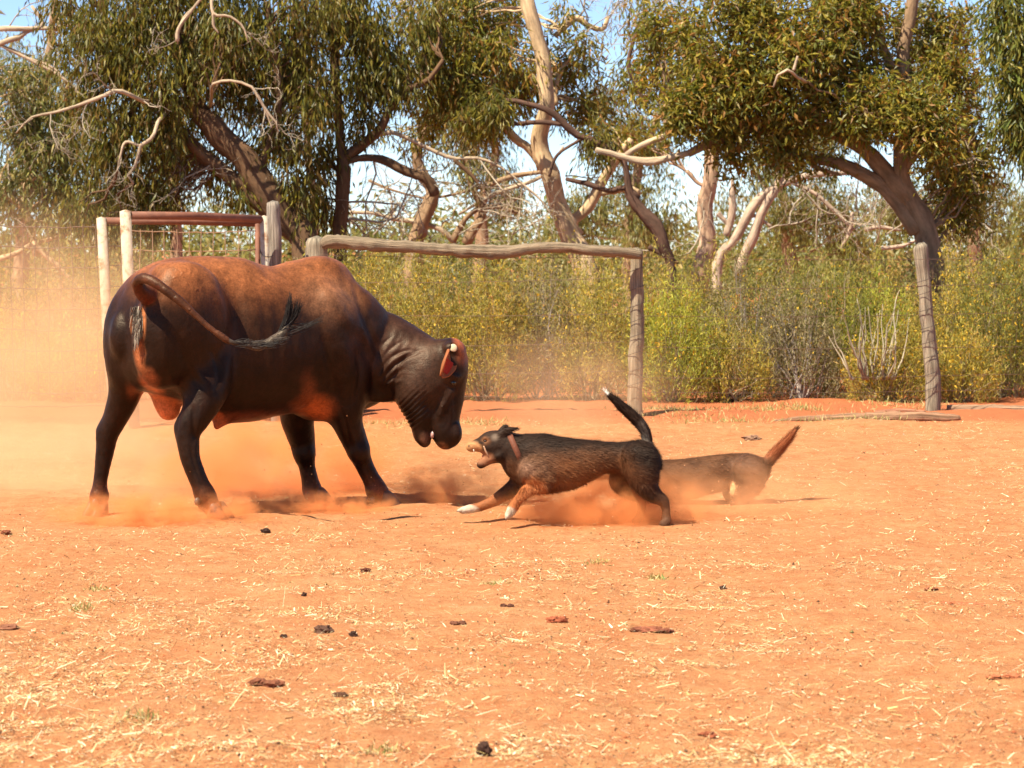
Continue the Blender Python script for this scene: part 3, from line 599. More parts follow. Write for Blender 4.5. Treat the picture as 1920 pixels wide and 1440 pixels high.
tree('gum_tree', 'grey forked dead gum tree with pale leaning boughs behind the scrub', 36,
     [[(1345, 500, 10), (1372, 450, 9), (1400, 410, 9), (1440, 360, 8), (1480, 338, 7), (1530, 325, 6), (1590, 322, 4)],
      [(1378, 520, 9), (1395, 470, 10), (1425, 410, 9), (1455, 350, 9), (1460, 300, 7), (1450, 250, 6)], [(1360, 440, 7), (1375, 400, 7), (1375, 370, 6), (1373, 335, 2)],
      [(1390, 420, 4), (1415, 405, 4), (1445, 425, 3)], [(1480, 340, 4), (1530, 365, 4), (1570, 400, 4), (1600, 430, 3)], [(1345, 400, 5), (1365, 420, 4)], [(1600, 400, 4), (1590, 440, 4), (1575, 465, 3)], [(1620, 430, 4), (1650, 425, 4), (1690, 430, 2.5)], [(1650, 465, 4), (1690, 460, 4), (1720, 450, 2)]],
     [(1430, 300, 50, 40, 900)], PAL_GREY, (.40, .29, .22), 18, group='gum trees beyond the fence',
     deadspec=tuple((x, y, random.uniform(-.5, .5), dx, dz, L, .012, 2) for x, y, dx, dz, L in ((1530, 360, .7, -.5, .9), (1500, 350, .3, -1, .8), (1560, 390, .5, -.8, .8), (1600, 430, .5, .6, .7), (1580, 460, .4, .8, .8), (1640, 460, .3, .9, .9), (1480, 420, .4, .8, .9), (1440, 430, .6, .6, .8), (1660, 440, .6, .3, .8), (1530, 460, .2, 1, .8), (1760, 430, .7, .4, 1.0), (1750, 450, .9, .2, .9), (1610, 400, -.2, .9, .7))))
tree('gum_tree', 'big dense gum tree with dark arching limbs at the right', 31.5,
     [[(1745, 480, 23), (1728, 420, 24), (1702, 370, 21), (1690, 330, 17), (1695, 270, 18), (1700, 190, 16), (1698, 100, 13), (1710, 0, 11), (1715, -70, 9)],
      [(1722, 440, 18), (1686, 385, 15), (1650, 345, 15), (1600, 322, 13), (1560, 308, 11), (1525, 300, 8), (1500, 288, 5)],
      [(1700, 375, 20), (1660, 320, 18), (1620, 280, 15), (1580, 252, 14), (1540, 240, 12), (1480, 245, 11), (1400, 240, 10), (1340, 262, 9), (1290, 288, 8)],
      [(1295, 286, 9, 0, 1), (1250, 296, 10), (1205, 302, 11), (1160, 292, 9), (1118, 280, 8)], [(1175, 293, 7, 0, 1), (1205, 272, 8), (1250, 255, 8), (1300, 240, 6), (1380, 215, 5)],
      [(1590, 255, 9), (1545, 190, 9), (1500, 120, 8), (1440, 60, 6)], [(1700, 200, 9), (1640, 60, 8), (1580, -30, 7)], [(1505, 292, 4), (1530, 315, 4), (1575, 330, 3)],
      [(1520, 150, 6, -.3), (1500, 150, 4, -1.6, 1), (1478, 134, 4, -1.9), (1460, 140, 3.5, -1.9), (1450, 165, 2.5, -1.9)], [(1488, 134, 4, -1.9, 1), (1495, 105, 3, -1.9)], [(1690, 325, 10), (1760, 220, 8), (1780, 120, 6)]],
     [(1400, 40, 90, 60, 6500, -.6), (1520, 70, 90, 60, 7500, -.8), (1350, 130, 80, 60, 5200, -.3), (1310, 200, 60, 55, 4200, -.3), (1420, 150, 90, 60, 6200, -.5), (1500, 180, 90, 60, 6000, -.4), (1390, 235, 90, 55, 5600), (1690, 190, 90, 60, 7000, -.9), (1740, 240, 80, 60, 6000, -.8), (1630, 205, 60, 50, 3600, -.6), (1600, 120, 80, 60, 4400), (1480, 280, 90, 40, 4000), (1560, 20, 90, 50, 5000, -.4), (1700, 60, 80, 60, 3200, .4), (1770, 150, 60, 60, 3600), (1360, 295, 50, 32, 1500), (1210, 130, 50, 60, 1300, .3), (1225, 50, 50, 50, 1300, .3), (1760, 320, 70, 50, 2600, .2), (1820, 330, 60, 60, 2200, .4), (1290, 225, 45, 35, 1600, -.2), (1800, 400, 70, 50, 2200, .8), (1620, 40, 90, 60, 5000, -.3), (1780, 60, 60, 60, 2600, .4), (1850, 250, 40, 60, 1200, .5), (1580, 200, 70, 50, 3600, -.3), (1290, 90, 45, 60, 2200)],
     PAL_WARM, (.24, .155, .095), 19, droop=.38, leafL=.115, leafW=.030, group='gum trees beyond the fence',
     deadspec=((1500, 288, 0, -.8, -.4, .6, .01, 2), (1800, 310, 0, 1, .1, .8, .01, 2)))
tree('gum_tree', 'bright green gum tree hanging in from the right edge', 30,
     [[(2010, 480, 24), (1990, 300, 20), (1960, 120, 16), (1930, -20, 12)], [(1975, 220, 8), (1930, 200, 6), (1905, 240, 4)], [(1950, 60, 8), (1900, 40, 6), (1870, 10, 4)]],
     [(1890, 40, 50, 60, 4200), (1925, 150, 60, 70, 5200), (1930, 240, 50, 60, 4200), (1960, 60, 60, 70, 3600), (1860, 90, 20, 60, 700)],
     PAL_YEL + PAL_DARK[:2], BK_D, 20, droop=.6, group='gum trees beyond the fence')

#%%SCRUB
G_SC = [(.38, .31, .05), (.29, .25, .045), (.47, .36, .07), (.20, .185, .04), (.40, .26, .08)]
def shrub(g, px, base_px_y, Y, wpx, top_y, n, pal, r, flower=.05, stems=10, stemc=(.30, .24, .14), gs=None):
    s = Y / F; cx = (px - 960) * s; Rw = wpx * s / 2; Hh = HC - (top_y - HZ) * s
    ns = max(5, n // 42); C = []
    for k in range(ns):
        a = r.random() * 2 * math.pi; rad = Rw * r.random() ** .5; hh = Hh * (.12 + .86 * r.random() ** .8) * math.sqrt(max(.08, 1 - (rad / Rw) ** 2 * .8)); hh *= 1 + .10 * r.normal()
        C.append((cx + math.cos(a) * rad, Y + math.sin(a) * rad * .8, max(.06, hh)))
    C = np.array(C)
    per = 42; m = len(C) * per
    c0 = np.repeat(C, per, 0); ax = unit(np.repeat(unit(C - np.array([cx, Y, -.5]))[:, :], per, 0) + np.array([0, 0, .5]) + r.normal(0, .12, (m, 3)))
    base = c0 + ax * (r.random((m, 1)) - .6) * .34 + r.normal(0, .028, (m, 3))
    d = unit(ax * .8 + r.normal(0, .5, (m, 3))); side = unit(np.cross(d, r.normal(0, 1, (m, 3)))); nr = np.cross(d, side)
    V, f = quads(base, d, side, nr, .055 * (.5 + r.random(m)), .0085 * (.6 + .8 * r.random(m)), .15)
    pal = np.array(pal); c = pal[np.where(r.random(m) < .6, np.repeat(r.integers(0, len(pal), len(C)), per), r.integers(0, len(pal), m))] * (.75 + .5 * r.random((m, 1)))
    fl = (r.random(m) < flower) & (c0[:, 2] > Hh * .25) & (r.random(m) < .7); c[fl] = np.array([.58, .36, .03]) * (.8 + .4 * r.random((fl.sum(), 1)))
    V = V.reshape(-1, 4, 3); cen = V[fl].mean(1, keepdims=True)
    V[fl] = cen + (V[fl] - cen) * np.array([.45, .45, .45]) + (r.normal(0, .009, (fl.sum(), 4, 3)))
    g.add(V.reshape(-1, 3), f, None, np.repeat(c, 4, 0))
    if gs is not None:
        for k in range(stems):
            t = C[r.integers(len(C))]; b = np.array([cx + r.normal(0, Rw * .15), Y + r.normal(0, .05), -.02])
            gs.tube(wander(b, t, r, 6, .1), np.linspace(.012, .003, 6), 4, 0, None, np.array(stemc) * r.uniform(.7, 1.3), cap=False)
        for t in C[::2]:
            b = t - unit(t - np.array([cx, Y, -.4])) * .38; gs.tube(np.array([b, t]), (.004, .0015), 3, 0, None, np.array(stemc) * r.uniform(.7, 1.4), cap=False)
BR = [(.26, .20, .11), (.20, .15, .09), (.31, .25, .13), (.22, .20, .07)]
YG = [(.38, .38, .045), (.29, .30, .04), (.44, .40, .05), (.22, .24, .04)]
DG = [(.17, .17, .035), (.23, .22, .04), (.32, .27, .05), (.12, .13, .03)]
shr = [ # px, Y, width, top, leaves, palette, flower, label
 (150, 27.6, 210, 620, 9000, G_SC, .30, 'dusty yellow-flowered shrub behind the mesh fence'),
 (20, 27.8, 200, 560, 7000, G_SC, .1, 'dusty olive shrub at the left edge behind the mesh fence'),
 (320, 28.0, 200, 560, 6000, G_SC, .1, 'olive shrub behind the pipe gateway and bull'),
 (690, 27.8, 150, 478, 8000, G_SC, .07, 'tall olive shrub just right of the hump'),
 (800, 27.9, 170, 480, 9000, G_SC, .09, 'yellow-dotted shrub above the bull neck'),
 (920, 27.8, 170, 488, 9500, G_SC, .07, 'yellow-dotted shrub just right of the bull head'),
 (1020, 28.0, 150, 490, 8000, BR, .05, 'brownish twiggy shrub under the middle of the rail'),
 (1120, 27.8, 170, 500, 9000, G_SC, .05, 'olive shrub just left of the slim rail post'),
 (1260, 27.6, 190, 540, 12000, YG, .10, 'brightest yellow-green leafy shrub right of the slim rail post'),
 (1370, 27.6, 150, 600, 6500, G_SC, .06, 'low olive shrub right of the brightest one'),
 (1400, 28.4, 190, 490, 8500, BR, .02, 'brown-grey twiggy shrub with purplish top'),
 (1500, 28.0, 150, 520, 7000, BR, .03, 'thin brown shrub left of the grey stump cluster'),
 (1560, 28.9, 200, 470, 8500, DG, .03, 'green shrub standing behind the grey stump cluster'),
 (1670, 27.5, 170, 600, 8500, G_SC, .16, 'yellow-flowering shrub left of the lone leaning post'),
 (1650, 28.9, 150, 500, 6500, YG, .05, 'bright green shrub behind the lone leaning post'),
 (1800, 27.7, 150, 620, 8000, G_SC, .16, 'yellow-flowering low shrub right of the lone leaning post'),
 (1890, 28.3, 210, 462, 15000, DG, .12, 'dense dark green yellow-flowered bush at the right edge'),
 (1790, 28.8, 170, 475, 9000, G_SC, .16, 'tall yellow-flowered bush behind the lone leaning post'),
]
for k, (px, Y, wd, top, n, pal, fl, lab) in enumerate(shr):
    r = np.random.default_rng(500 + k); root = empty('shrub', W(px, base_y(Y), Y), lab, 'shrub', 'shrubs along the back of the fence')
    g = MB(); gs = MB(); shrub(g, px, 0, Y, wd, top, n, pal, r, fl, 16, (.30, .23, .14) if pal is not BR else (.33, .27, .24), gs)
    g.build('foliage', M['scrub'], root, smooth=False); gs.build('stems', M['bark'], root)
# dense scrub behind, one mass nobody could count
g = MB(); gs = MB(); r = np.random.default_rng(77)
for k in range(112):
    px = -900 + 3700 * (k + r.random()) / 112; Y = r.uniform(29.0, 33.5); left = px < 600
    shrub(g, px, 0, Y, r.uniform(190, 290), r.uniform(488, 520) if left else r.uniform(458, 506), 4600 if -200 < px < 2100 else 2200, [G_SC, G_SC, BR, DG][r.integers(4)], r, .05, 5, (.30, .24, .14), gs)
tag(g.build('scrub_thicket', M['scrub'], smooth=False, kind='stuff'), 'thicket of olive scrub behind the front shrubs')
tag(gs.build('scrub_stems', M['bark'], kind='stuff'), 'tangle of thin stems inside the scrub thicket')
g = MB(); r = np.random.default_rng(78)
for k in range(110):
    px = -1900 + 5700 * (k + r.random()) / 110; Y = r.uniform(80, 120); C = np.stack([(px - 960) * Y / F + r.normal(0, 2.2, 70), Y + r.normal(0, 2, 70), np.abs(r.normal(1.2, .9, 70)) * (1 if -150 < px < 2070 else 3.2)], -1)
    leaves(g, C, 16, .35, .36, .10, .4, PAL_GREY, r)
tag(g.build('far_treeline', M['leaf'], smooth=False, kind='stuff'), 'low grey-green treeline on the horizon')
# pale dead stump cluster
root = empty('dead_shrub', W(1640, base_y(27.2), 27.2), 'cluster of bleached grey dead stems left of the lone post', 'dead shrub')
r = np.random.default_rng(5)
for k in range(26):
    bx = 1640 + (k - 13) * 2.6 + r.normal(0, 8); tx = bx + (k - 13) * 2.6 + r.normal(0, 9); ty = r.uniform(540, 630) if k % 3 else r.uniform(600, 660)
    g = MB(); g.tube(wander(W(bx, 712, 27.2), W(tx, ty, 27.2 + r.normal(0, .2)), r, 7, .08), np.linspace(.011, .003, 7), 6, .2, 14, np.array((.33, .28, .20)) * r.uniform(.7, 1.2), seed=k)
    g.build('stem', M['bark'], root)
#%%ANIMALS
class SDF:
    def __init__(s, lo, hi, h):
        s.lo = np.array(lo, float); s.h = h; s.n = np.ceil((np.array(hi) - s.lo) / h).astype(int) + 1
        s.F = np.full(s.n, 9.0, np.float32)
        s.ax = [s.lo[i] + h * np.arange(s.n[i]) for i in range(3)]
    def sub(s, lo, hi):
        a = np.clip(np.floor((np.array(lo) - s.lo) / s.h).astype(int), 0, s.n - 2); b = np.clip(np.ceil((np.array(hi) - s.lo) / s.h).astype(int) + 1, a + 1, s.n)
        sl = tuple(slice(a[i], b[i]) for i in range(3))
        return sl, np.stack(np.meshgrid(*[s.ax[i][sl[i]] for i in range(3)], indexing='ij'), -1).astype(np.float32)
    def put(s, sl, d, k, mode='add'):
        A = s.F[sl]
        if mode == 'cut': d = -d; A2 = -A; h = np.maximum(k - np.abs(A2 + d * -1), 0) / k; s.F[sl] = -(np.minimum(A2, -d) - h * h * k * .25); return
        h = np.maximum(k - np.abs(A - d), 0) / k; s.F[sl] = np.minimum(A, d) - h * h * k * .25
    def chain(s, P, R, k=.03, n=None, lat=None, sq=1.0, mode='add'):
        P = np.asarray(P, float); R = np.asarray(R, float); sq = np.broadcast_to(np.asarray(sq, float), (len(P),))
        n = n or max(6, 5 * (len(P) - 1))
        Q = smooth_path(np.hstack([P, R[:, None], sq[:, None]]), n); P, R, S = Q[:, :3], np.maximum(Q[:, 3], .002), Q[:, 4]
        m = R.max() * max(1, S.max()) + k + 2 * s.h
        sl, X = s.sub(P.min(0) - m, P.max(0) + m); best = np.full(X.shape[:3], 9.0, np.float32)
        for i in range(n - 1):
            a, b = P[i], P[i + 1]; ab = b - a; L = ab.dot(ab) + 1e-12
            q = X - a.astype(np.float32); t = np.clip((q @ ab.astype(np.float32)) / L, 0, 1)
            q = q - t[..., None] * ab.astype(np.float32)
            rr = R[i] + t * (R[i + 1] - R[i])
            if lat is not None:
                l = np.asarray(lat, np.float32); c = q @ l; sq_ = S[i] + t * (S[i + 1] - S[i])
                q = q + (c * (1 / sq_ - 1))[..., None] * l
            best = np.minimum(best, np.sqrt((q * q).sum(-1)) - rr)
        s.put(sl, best, k, mode)
    def ell(s, c, r, ax=None, k=.03, mode='add'):
        c = np.asarray(c, float); r = np.asarray(r, float); A = np.eye(3) if ax is None else np.array([unit(np.asarray(a, float)) for a in ax])
        m = r.max() + k + 2 * s.h; sl, X = s.sub(c - m, c + m)
        q = (X - c.astype(np.float32)) @ A.T.astype(np.float32)
        k0 = np.sqrt(((q / r) ** 2).sum(-1)); k1 = np.sqrt(((q / (r * r)) ** 2).sum(-1)) + 1e-6
        s.put(sl, (k0 * (k0 - 1) / k1).astype(np.float32), k, mode)
    def mesh(s):
        """surface nets: one closed quad mesh at F = 0"""
        Fv = s.F; n = s.n; ins = Fv < 0
        c = [(0, 0, 0), (1, 0, 0), (0, 1, 0), (1, 1, 0), (0, 0, 1), (1, 0, 1), (0, 1, 1), (1, 1, 1)]
        def cn(A, o): return A[o[0]:n[0] - 1 + o[0], o[1]:n[1] - 1 + o[1], o[2]:n[2] - 1 + o[2]]
        cnt = sum(cn(ins, o).astype(np.int8) for o in c); act = (cnt > 0) & (cnt < 8)
        I = np.argwhere(act); idx = np.full(act.shape, -1, np.int64); idx[act] = np.arange(len(I))
        f = np.stack([Fv[I[:, 0] + o[0], I[:, 1] + o[1], I[:, 2] + o[2]] for o in c], 1)
        acc = np.zeros((len(I), 3)); w_ = np.zeros(len(I)); C = np.array(c, float)
        for a in range(8):
            for b in range(a + 1, 8):
                if np.abs(C[a] - C[b]).sum() != 1: continue
                x = (f[:, a] < 0) != (f[:, b] < 0); t = np.where(x, f[:, a] / np.where(x, f[:, a] - f[:, b], 1), 0)
                acc += np.where(x[:, None], C[a] + (C[b] - C[a]) * t[:, None], 0); w_ += x
        V = s.lo + (I + acc / w_[:, None]) * s.h
        Q = []
        for ax_ in range(3):
            o = [0, 0, 0]; o[ax_] = 1; u, v = (ax_ + 1) % 3, (ax_ + 2) % 3
            A = ins[tuple(slice(0, n[i] - o[i]) for i in range(3))]; B = ins[tuple(slice(o[i], n[i]) for i in range(3))]
            E = np.argwhere(A != B); E = E[(E[:, u] > 0) & (E[:, v] > 0) & (E[:, u] < n[u] - 1) & (E[:, v] < n[v] - 1)]
            du = np.zeros(3, int); du[u] = 1; dv = np.zeros(3, int); dv[v] = 1
            q = [idx[tuple((E - a * du - b * dv).T)] for a, b in ((0, 0), (1, 0), (1, 1), (0, 1))]
            q = np.stack(q, 1); fl = ins[tuple(E.T)]; q[~fl] = q[~fl][:, ::-1]; Q.append(q)
        return V, np.vstack(Q)
def relax(V, Q, it=2, lam=.5):
    E = np.vstack([Q[:, [0, 1]], Q[:, [1, 2]], Q[:, [2, 3]], Q[:, [3, 0]]]); n = len(V)
    deg = np.bincount(E.ravel(), minlength=n)[:, None]
    for _ in range(it):
        S = np.zeros_like(V)
        for a in range(3): S[:, a] = np.bincount(E[:, 0], V[E[:, 1], a], n) + np.bincount(E[:, 1], V[E[:, 0], a], n)
        V = V + lam * (S / np.maximum(deg, 1) - V)
    return V
def subdivide(V, Q):
    n = len(V); E = np.sort(np.vstack([Q[:, [0, 1]], Q[:, [1, 2]], Q[:, [2, 3]], Q[:, [3, 0]]]), 1)
    key = E[:, 0] * n + E[:, 1]; u, inv = np.unique(key, return_inverse=True); m = len(Q)
    em = (V[u // n] + V[u % n]) / 2; fc = V[Q].mean(1); e = [n + inv[i * m:(i + 1) * m] for i in range(4)]; c = n + len(u) + np.arange(m)
    q = np.vstack([np.stack([Q[:, i], e[i], c, e[(i + 3) % 4]], 1) for i in range(4)])
    return np.vstack([V, em, fc]), q
def vnormals(V, Q):
    fn = np.cross(V[Q[:, 2]] - V[Q[:, 0]], V[Q[:, 3]] - V[Q[:, 1]]); nn = np.zeros_like(V)
    for a in range(3):
        for j in range(4): nn[:, a] += np.bincount(Q[:, j], fn[:, a], len(V))
    return unit(nn)
def sstep(a, b, x): t = np.clip((x - a) / (b - a), 0, 1); return t * t * (3 - 2 * t)
def paint(c, V, cen, rad, colr, soft=.5, amt=1.0, wob=.25):
    q = (V - np.asarray(cen)) / np.asarray(rad); d = np.linalg.norm(q, axis=1) + wob * fbm(V * 9, 2, 5)
    w_ = (1 - sstep(1 - soft, 1 + soft * .4, d))[:, None] * amt
    return c * (1 - w_) + np.asarray(colr) * w_
def blob_part(name, c, r, ax, colr, matl, parent, wob=0.0, seed=0):
    nu, nv = 20, 12; th, ph = np.meshgrid(np.linspace(0, 2 * np.pi, nu, endpoint=False), np.linspace(0, np.pi, nv), indexing='ij')
    D = np.stack([np.cos(th) * np.sin(ph), np.sin(th) * np.sin(ph), np.cos(ph)], -1); A = np.array([unit(np.asarray(a, float)) for a in ax])
    V = (D * np.asarray(r) * (1 + wob * fbm(D * 2, 2, seed)[..., None])) @ A + np.asarray(c)
    i, j = np.meshgrid(np.arange(nu), np.arange(nv - 1), indexing='ij'); i2 = (i + 1) % nu
    g = MB(); g.add(V, np.stack([i * nv + j, i * nv + j + 1, i2 * nv + j + 1, i2 * nv + j], -1).reshape(-1, 4), None, colr); return g.build(name, matl, parent)
def fur(g, V, Q, Cc, n, L, wd, bend, r, lift=.35, mask=None):
    """thin tapering hairs lying along the given direction field"""
    nn = vnormals(V, Q); a = np.linalg.norm(np.cross(V[Q[:, 2]] - V[Q[:, 0]], V[Q[:, 3]] - V[Q[:, 1]]), axis=1)
    if mask is not None: a = a * mask[Q[:, 0]]
    f = r.choice(len(Q), n, p=a / a.sum()); u, v = r.random((2, n, 1)); q = V[Q[f]]
    p = (q[:, 0] * (1 - u) + q[:, 1] * u) * (1 - v) + (q[:, 3] * (1 - u) + q[:, 2] * u) * v
    no = nn[Q[f, 0]]; d = bend(p); d = unit(d - no * (d * no).sum(1, keepdims=True)); d = unit(d + no * lift * (.5 + r.random((n, 1))) + r.normal(0, .18, (n, 3)))
    s = unit(np.cross(d, no)); l = L * (.5 + r.random((n, 1))); w2 = wd * (.7 + .6 * r.random((n, 1)))
    if mask is not None: l = l * (.4 + .6 * mask[Q[f, 0]][:, None])
    p = p - no * .003
    V4 = np.stack([p - s * w2, p + s * w2, p + d * l], 1).reshape(-1, 3)
    c = Cc[Q[f, 0]] * (.6 + .9 * r.random((n, 1)))
    g.add(V4, None, np.arange(3 * n).reshape(-1, 3), np.repeat(c, 3, 0))

# ---------------------------------------------------------------- the bull
YAW = math.radians(35); FW = np.array([math.cos(YAW), math.sin(YAW), 0]); RT = np.array([math.sin(YAW), -math.cos(YAW), 0]); UP = np.array([0, 0, 1.])
O = W(262, 530, 15.55); O[2] = 0
def on_axis(px):
    k = (px - 960) / F; u = (k * O[1] - O[0]) / (FW[0] - k * FW[1]); return u, O + FW * u
def bull():
    root = empty('bull', W(440, base_y(15.9), 15.9), 'dark brown bull with dust-red back lowering its head at the dog', 'bull')
    G = SDF((-2.66, 14.75, -.02), (-.12, 17.35, 1.62), .0125)
    T = [(226, 570, 690, .10), (236, 538, 712, .20), (252, 516, 725, .265), (280, 498, 735, .295), (310, 487, 745, .30), (350, 482, 758, .29), (400, 481, 786, .315), (450, 484, 792, .335), (505, 500, 782, .335),
         (550, 489, 774, .32), (600, 482.5, 778, .30), (635, 492, 780, .27), (665, 534, 772, .225), (700, 574, 758, .165), (735, 597, 742, .09)]
    U, ZC, B, A = [], [], [], []
    for px, yt, yb, a in T:
        u, p = on_axis(px); s = p[1] / F; U.append(u); zt = HC - (yt - HZ) * s; zb = HC - (yb - HZ) * s
        ZC.append((zt + zb) / 2); B.append((zt - zb) / 2); A.append(a)
    sm = smooth_path(np.stack([U, ZC, B, A], 1), 90)
    sl, X = G.sub(O + FW * U[0] - .5, O + FW * U[-1] + .5); sl, X = G.sub((-2.66, 14.8, .3), (-.3, 17.3, 1.6))
    q = X - O.astype(np.float32); u = q @ FW.astype(np.float32); v = q @ RT.astype(np.float32); z = X[..., 2]
    zc, b, a = [np.interp(u, sm[:, 0], sm[:, i]) for i in (1, 2, 3)]
    e0 = np.clip((U[0] + .10 - u) / .16, 0, 1); e1 = np.clip((u - U[-1] + .10) / .16, 0, 1); e = np.sqrt(np.clip(1 - np.maximum(e0, e1) ** 2, 1e-4, 1))
    b = b * e; a = a * e; top = z > zc
    pw = np.where(top, 1.75, 2.2)                  # ridge-like back, fuller belly
    rho = ((np.abs(v) / a) ** pw + (np.abs(z - zc) / b) ** 2.1) ** (1 / 2.05)
    G.put(sl, ((rho - 1) * np.minimum(a, b)).astype(np.float32), .03)
    def c(px, py, v): u_, p = on_axis(px); p = p + RT * v; return W(px, py, p[1])
    def P(*L): return [W(x, y, Y) for x, y, Y, r in L], [r * Y / F for x, y, Y, r in L]
    # hips, thighs, shoulders
    G.ell(W(326, 510, 15.46), (.12, .07, .05), (FW, RT, UP), .12)
    G.ell(W(352, 600, 15.42), (.26, .13, .33), (FW, RT, UP), .07)
    G.ell(W(236, 640, 15.62), (.13, .13, .30), (FW, RT, UP), .05)
    G.ell(W(300, 640, 15.38), (.17, .12, .27), (FW, RT, UP), .09)
    G.ell(W(385, 705, 15.53), (.15, .09, .17), (FW, RT, UP), .09)
    G.ell(W(438, 575, 15.33), (.10, .07, .17), (FW, RT, UP), .10, 'cut')
    G.ell(W(560, 640, 15.62), (.05, .05, .30), (FW, RT, UP), .10, 'cut')
    G.ell(W(628, 628, 16.02), (.17, .10, .27), (FW * .95 + UP * .2, RT, UP - FW * .2), .06)
    G.ell(W(590, 590, 16.02), (.12, .07, .20), (FW, RT, UP), .06)
    G.ell(W(657, 700, 16.12), (.13, .10, .15), (FW, RT, UP), .06)
    G.ell(W(598, 516, 16.18), (.16, .10, .095), (FW, RT, UP), .05)           # hump
    G.ell(W(596, 762, 16.25), (.13, .14, .08), (FW, RT, UP), .06)           # brisket
    # neck
    a_, r_ = P((640, 625, 16.2, 94), (680, 655, 16.28, 84), (720, 665, 16.3, 77), (760, 680, 16.26, 68), (800, 690, 16.22, 56), (835, 678, 16.2, 40))
    G.chain(a_, r_, .04, lat=unit(RT * .9 + np.array([0, -.4, 0])), sq=(.60, .54, .48, .46, .52, .75), n=30)
    a_, r_ = P((690, 725, 16.22, 26), (720, 736, 16.24, 18), (745, 733, 16.22, 14)); G.chain(a_, r_, .04, lat=RT, sq=.6)   # dewlap
    # neck folds
    # head, seen from its right side
    HL = unit(np.array([.25, -.97, 0])); FX = unit(np.array([.97, .25, 0])); HY = 16.2; s = HY / F
    G.ell(W(812, 706, HY), (54 * s, .135, 60 * s), (FX, HL, UP), .03)
    G.ell(W(782, 722, HY), (40 * s, .135, 46 * s), (FX, HL, UP), .03)
    G.ell(W(845, 690, HY), (31 * s, .120, 54 * s), (FX, HL, UP), .03)
    G.ell(W(849, 658, HY), (22 * s, .10, 20 * s), (FX, HL, UP), .03)          # poll
    a_, r_ = P((836, 705, HY, 38), (834, 745, HY, 36), (832, 785, HY, 29), (834, 808, HY, 26), (836, 822, HY, 21))
    G.chain(a_, r_, .025, lat=HL, sq=(.85, .78, .82, .9, 1.0))
    G.ell(W(852, 812, HY), (13 * s, .075, 22 * s), (FX, HL, UP), .02)
    a_, r_ = P((775, 745, HY, 33), (787, 775, HY, 27), (790, 800, HY, 19), (791, 817, HY, 15), (796, 828, HY, 11))
    G.chain(a_, r_, .025, lat=HL, sq=(1.1, 1.1, 1.15, 1.3, 1.4))
    a_, r_ = P((806, 807, HY - .09, 4.5), (812, 826, HY - .09, 6), (817, 850, HY - .09, 9)); G.chain(a_, r_, .01, mode='cut', lat=HL, sq=2.6)
    # eye sockets, brow, cheek ridge, nostril
    for sgn in (1, -1):
        e = W(842, 716, HY) + HL * sgn * .112
        G.ell(e + HL * sgn * .006, (.032, .022, .026), (FX, HL, UP), .02, 'cut'); G.ell(e - UP * -.034 + HL * sgn * .0, (.045, .02, .018), (FX, HL, UP), .02)
        G.ell(e - HL * sgn * .006, (.024, .018, .020), (FX, HL, UP), .006)
        a_ = [W(838, 735, HY) + HL * sgn * .098, W(822, 765, HY) + HL * sgn * .09, W(812, 790, HY) + HL * sgn * .07]; G.chain(a_, (.012, .012, .006), .02)
        n_ = W(847, 822, HY) + HL * sgn * .085; G.ell(n_, (.016, .018, .022), (FX, HL, UP), .01, 'cut')
        h_ = W(840, 652, HY) + HL * sgn * .085; G.ell(h_, (.045, .04, .035), (FX, HL, UP), .02)
    # legs
    def leg(L, lat=FW, sq=1.0, k=.05): a_, r_ = P(*L); G.chain(a_, r_, k, n=34, lat=lat, sq=sq)
    leg(((392, 675, 15.60, 36), (388, 732, 15.48, 36), (370, 775, 15.43, 29), (353, 808, 15.42, 23), (353, 835, 15.41, 20), (359, 865, 15.4, 17), (374, 903, 15.4, 16.5), (387, 930, 15.4, 19), (395, 950, 15.4, 16)), k=.08)
    G.chain([W(350, 772, 15.43), W(336, 797, 15.43), W(337, 812, 15.43), W(350, 842, 15.42)], (.020, .030, .028, .016), .03)
    G.chain([W(380, 942, 15.42), W(378, 950, 15.42)], (.030, .022), .02)
    leg(((240, 690, 15.68, 38), (234, 735, 15.7, 31), (219, 778, 15.73, 24), (204, 812, 15.74, 19), (198, 840, 15.75, 17), (193, 870, 15.75, 14.5), (188, 903, 15.75, 13), (185, 932, 15.75, 16), (184, 948, 15.75, 14)), k=.04)
    G.chain([W(210, 780, 15.74), W(193, 805, 15.74), W(192, 818, 15.74), W(194, 842, 15.75)], (.02, .030, .026, .014), .03)
    leg(((652, 700, 16.24, 36), (648, 752, 16.17, 35), (651, 790, 16.18, 28), (664, 823, 16.22, 23.5), (672, 845, 16.24, 20.5), (681, 867, 16.26, 16.5), (696, 897, 16.28, 16), (709, 922, 16.3, 19), (717, 937, 16.3, 17)), k=.08)
    leg(((560, 745, 16.42, 38), (557, 785, 16.45, 31), (566, 825, 16.5, 24), (571, 850, 16.5, 20), (575, 872, 16.52, 15.5), (582, 903, 16.53, 16), (588, 925, 16.55, 18), (592, 933, 16.55, 15)), k=.05)
    for (x, y, Y, r0) in ((674, 846, 16.20, .066), (570, 850, 16.49, .062)): G.ell(W(x, y, Y), (r0 * .95, r0 * .9, r0 * 1.1), (FW, RT, UP), .03)
    for (x, y, Y, r0) in ((704, 922, 16.28, .052), (585, 917, 16.53, .05), (383, 928, 15.40, .052), (187, 930, 15.75, .050)): G.ell(W(x, y, Y), (r0, r0 * .9, r0 * .85), (FW, RT, UP), .03)
    # scrotum and sheath
    G.ell(W(312, 735, 15.72), (.085, .08, .15), (FW, RT, UP), .05)
    G.ell(W(318, 772, 15.74), (.055, .055, .05), (FW, RT, UP), .04)
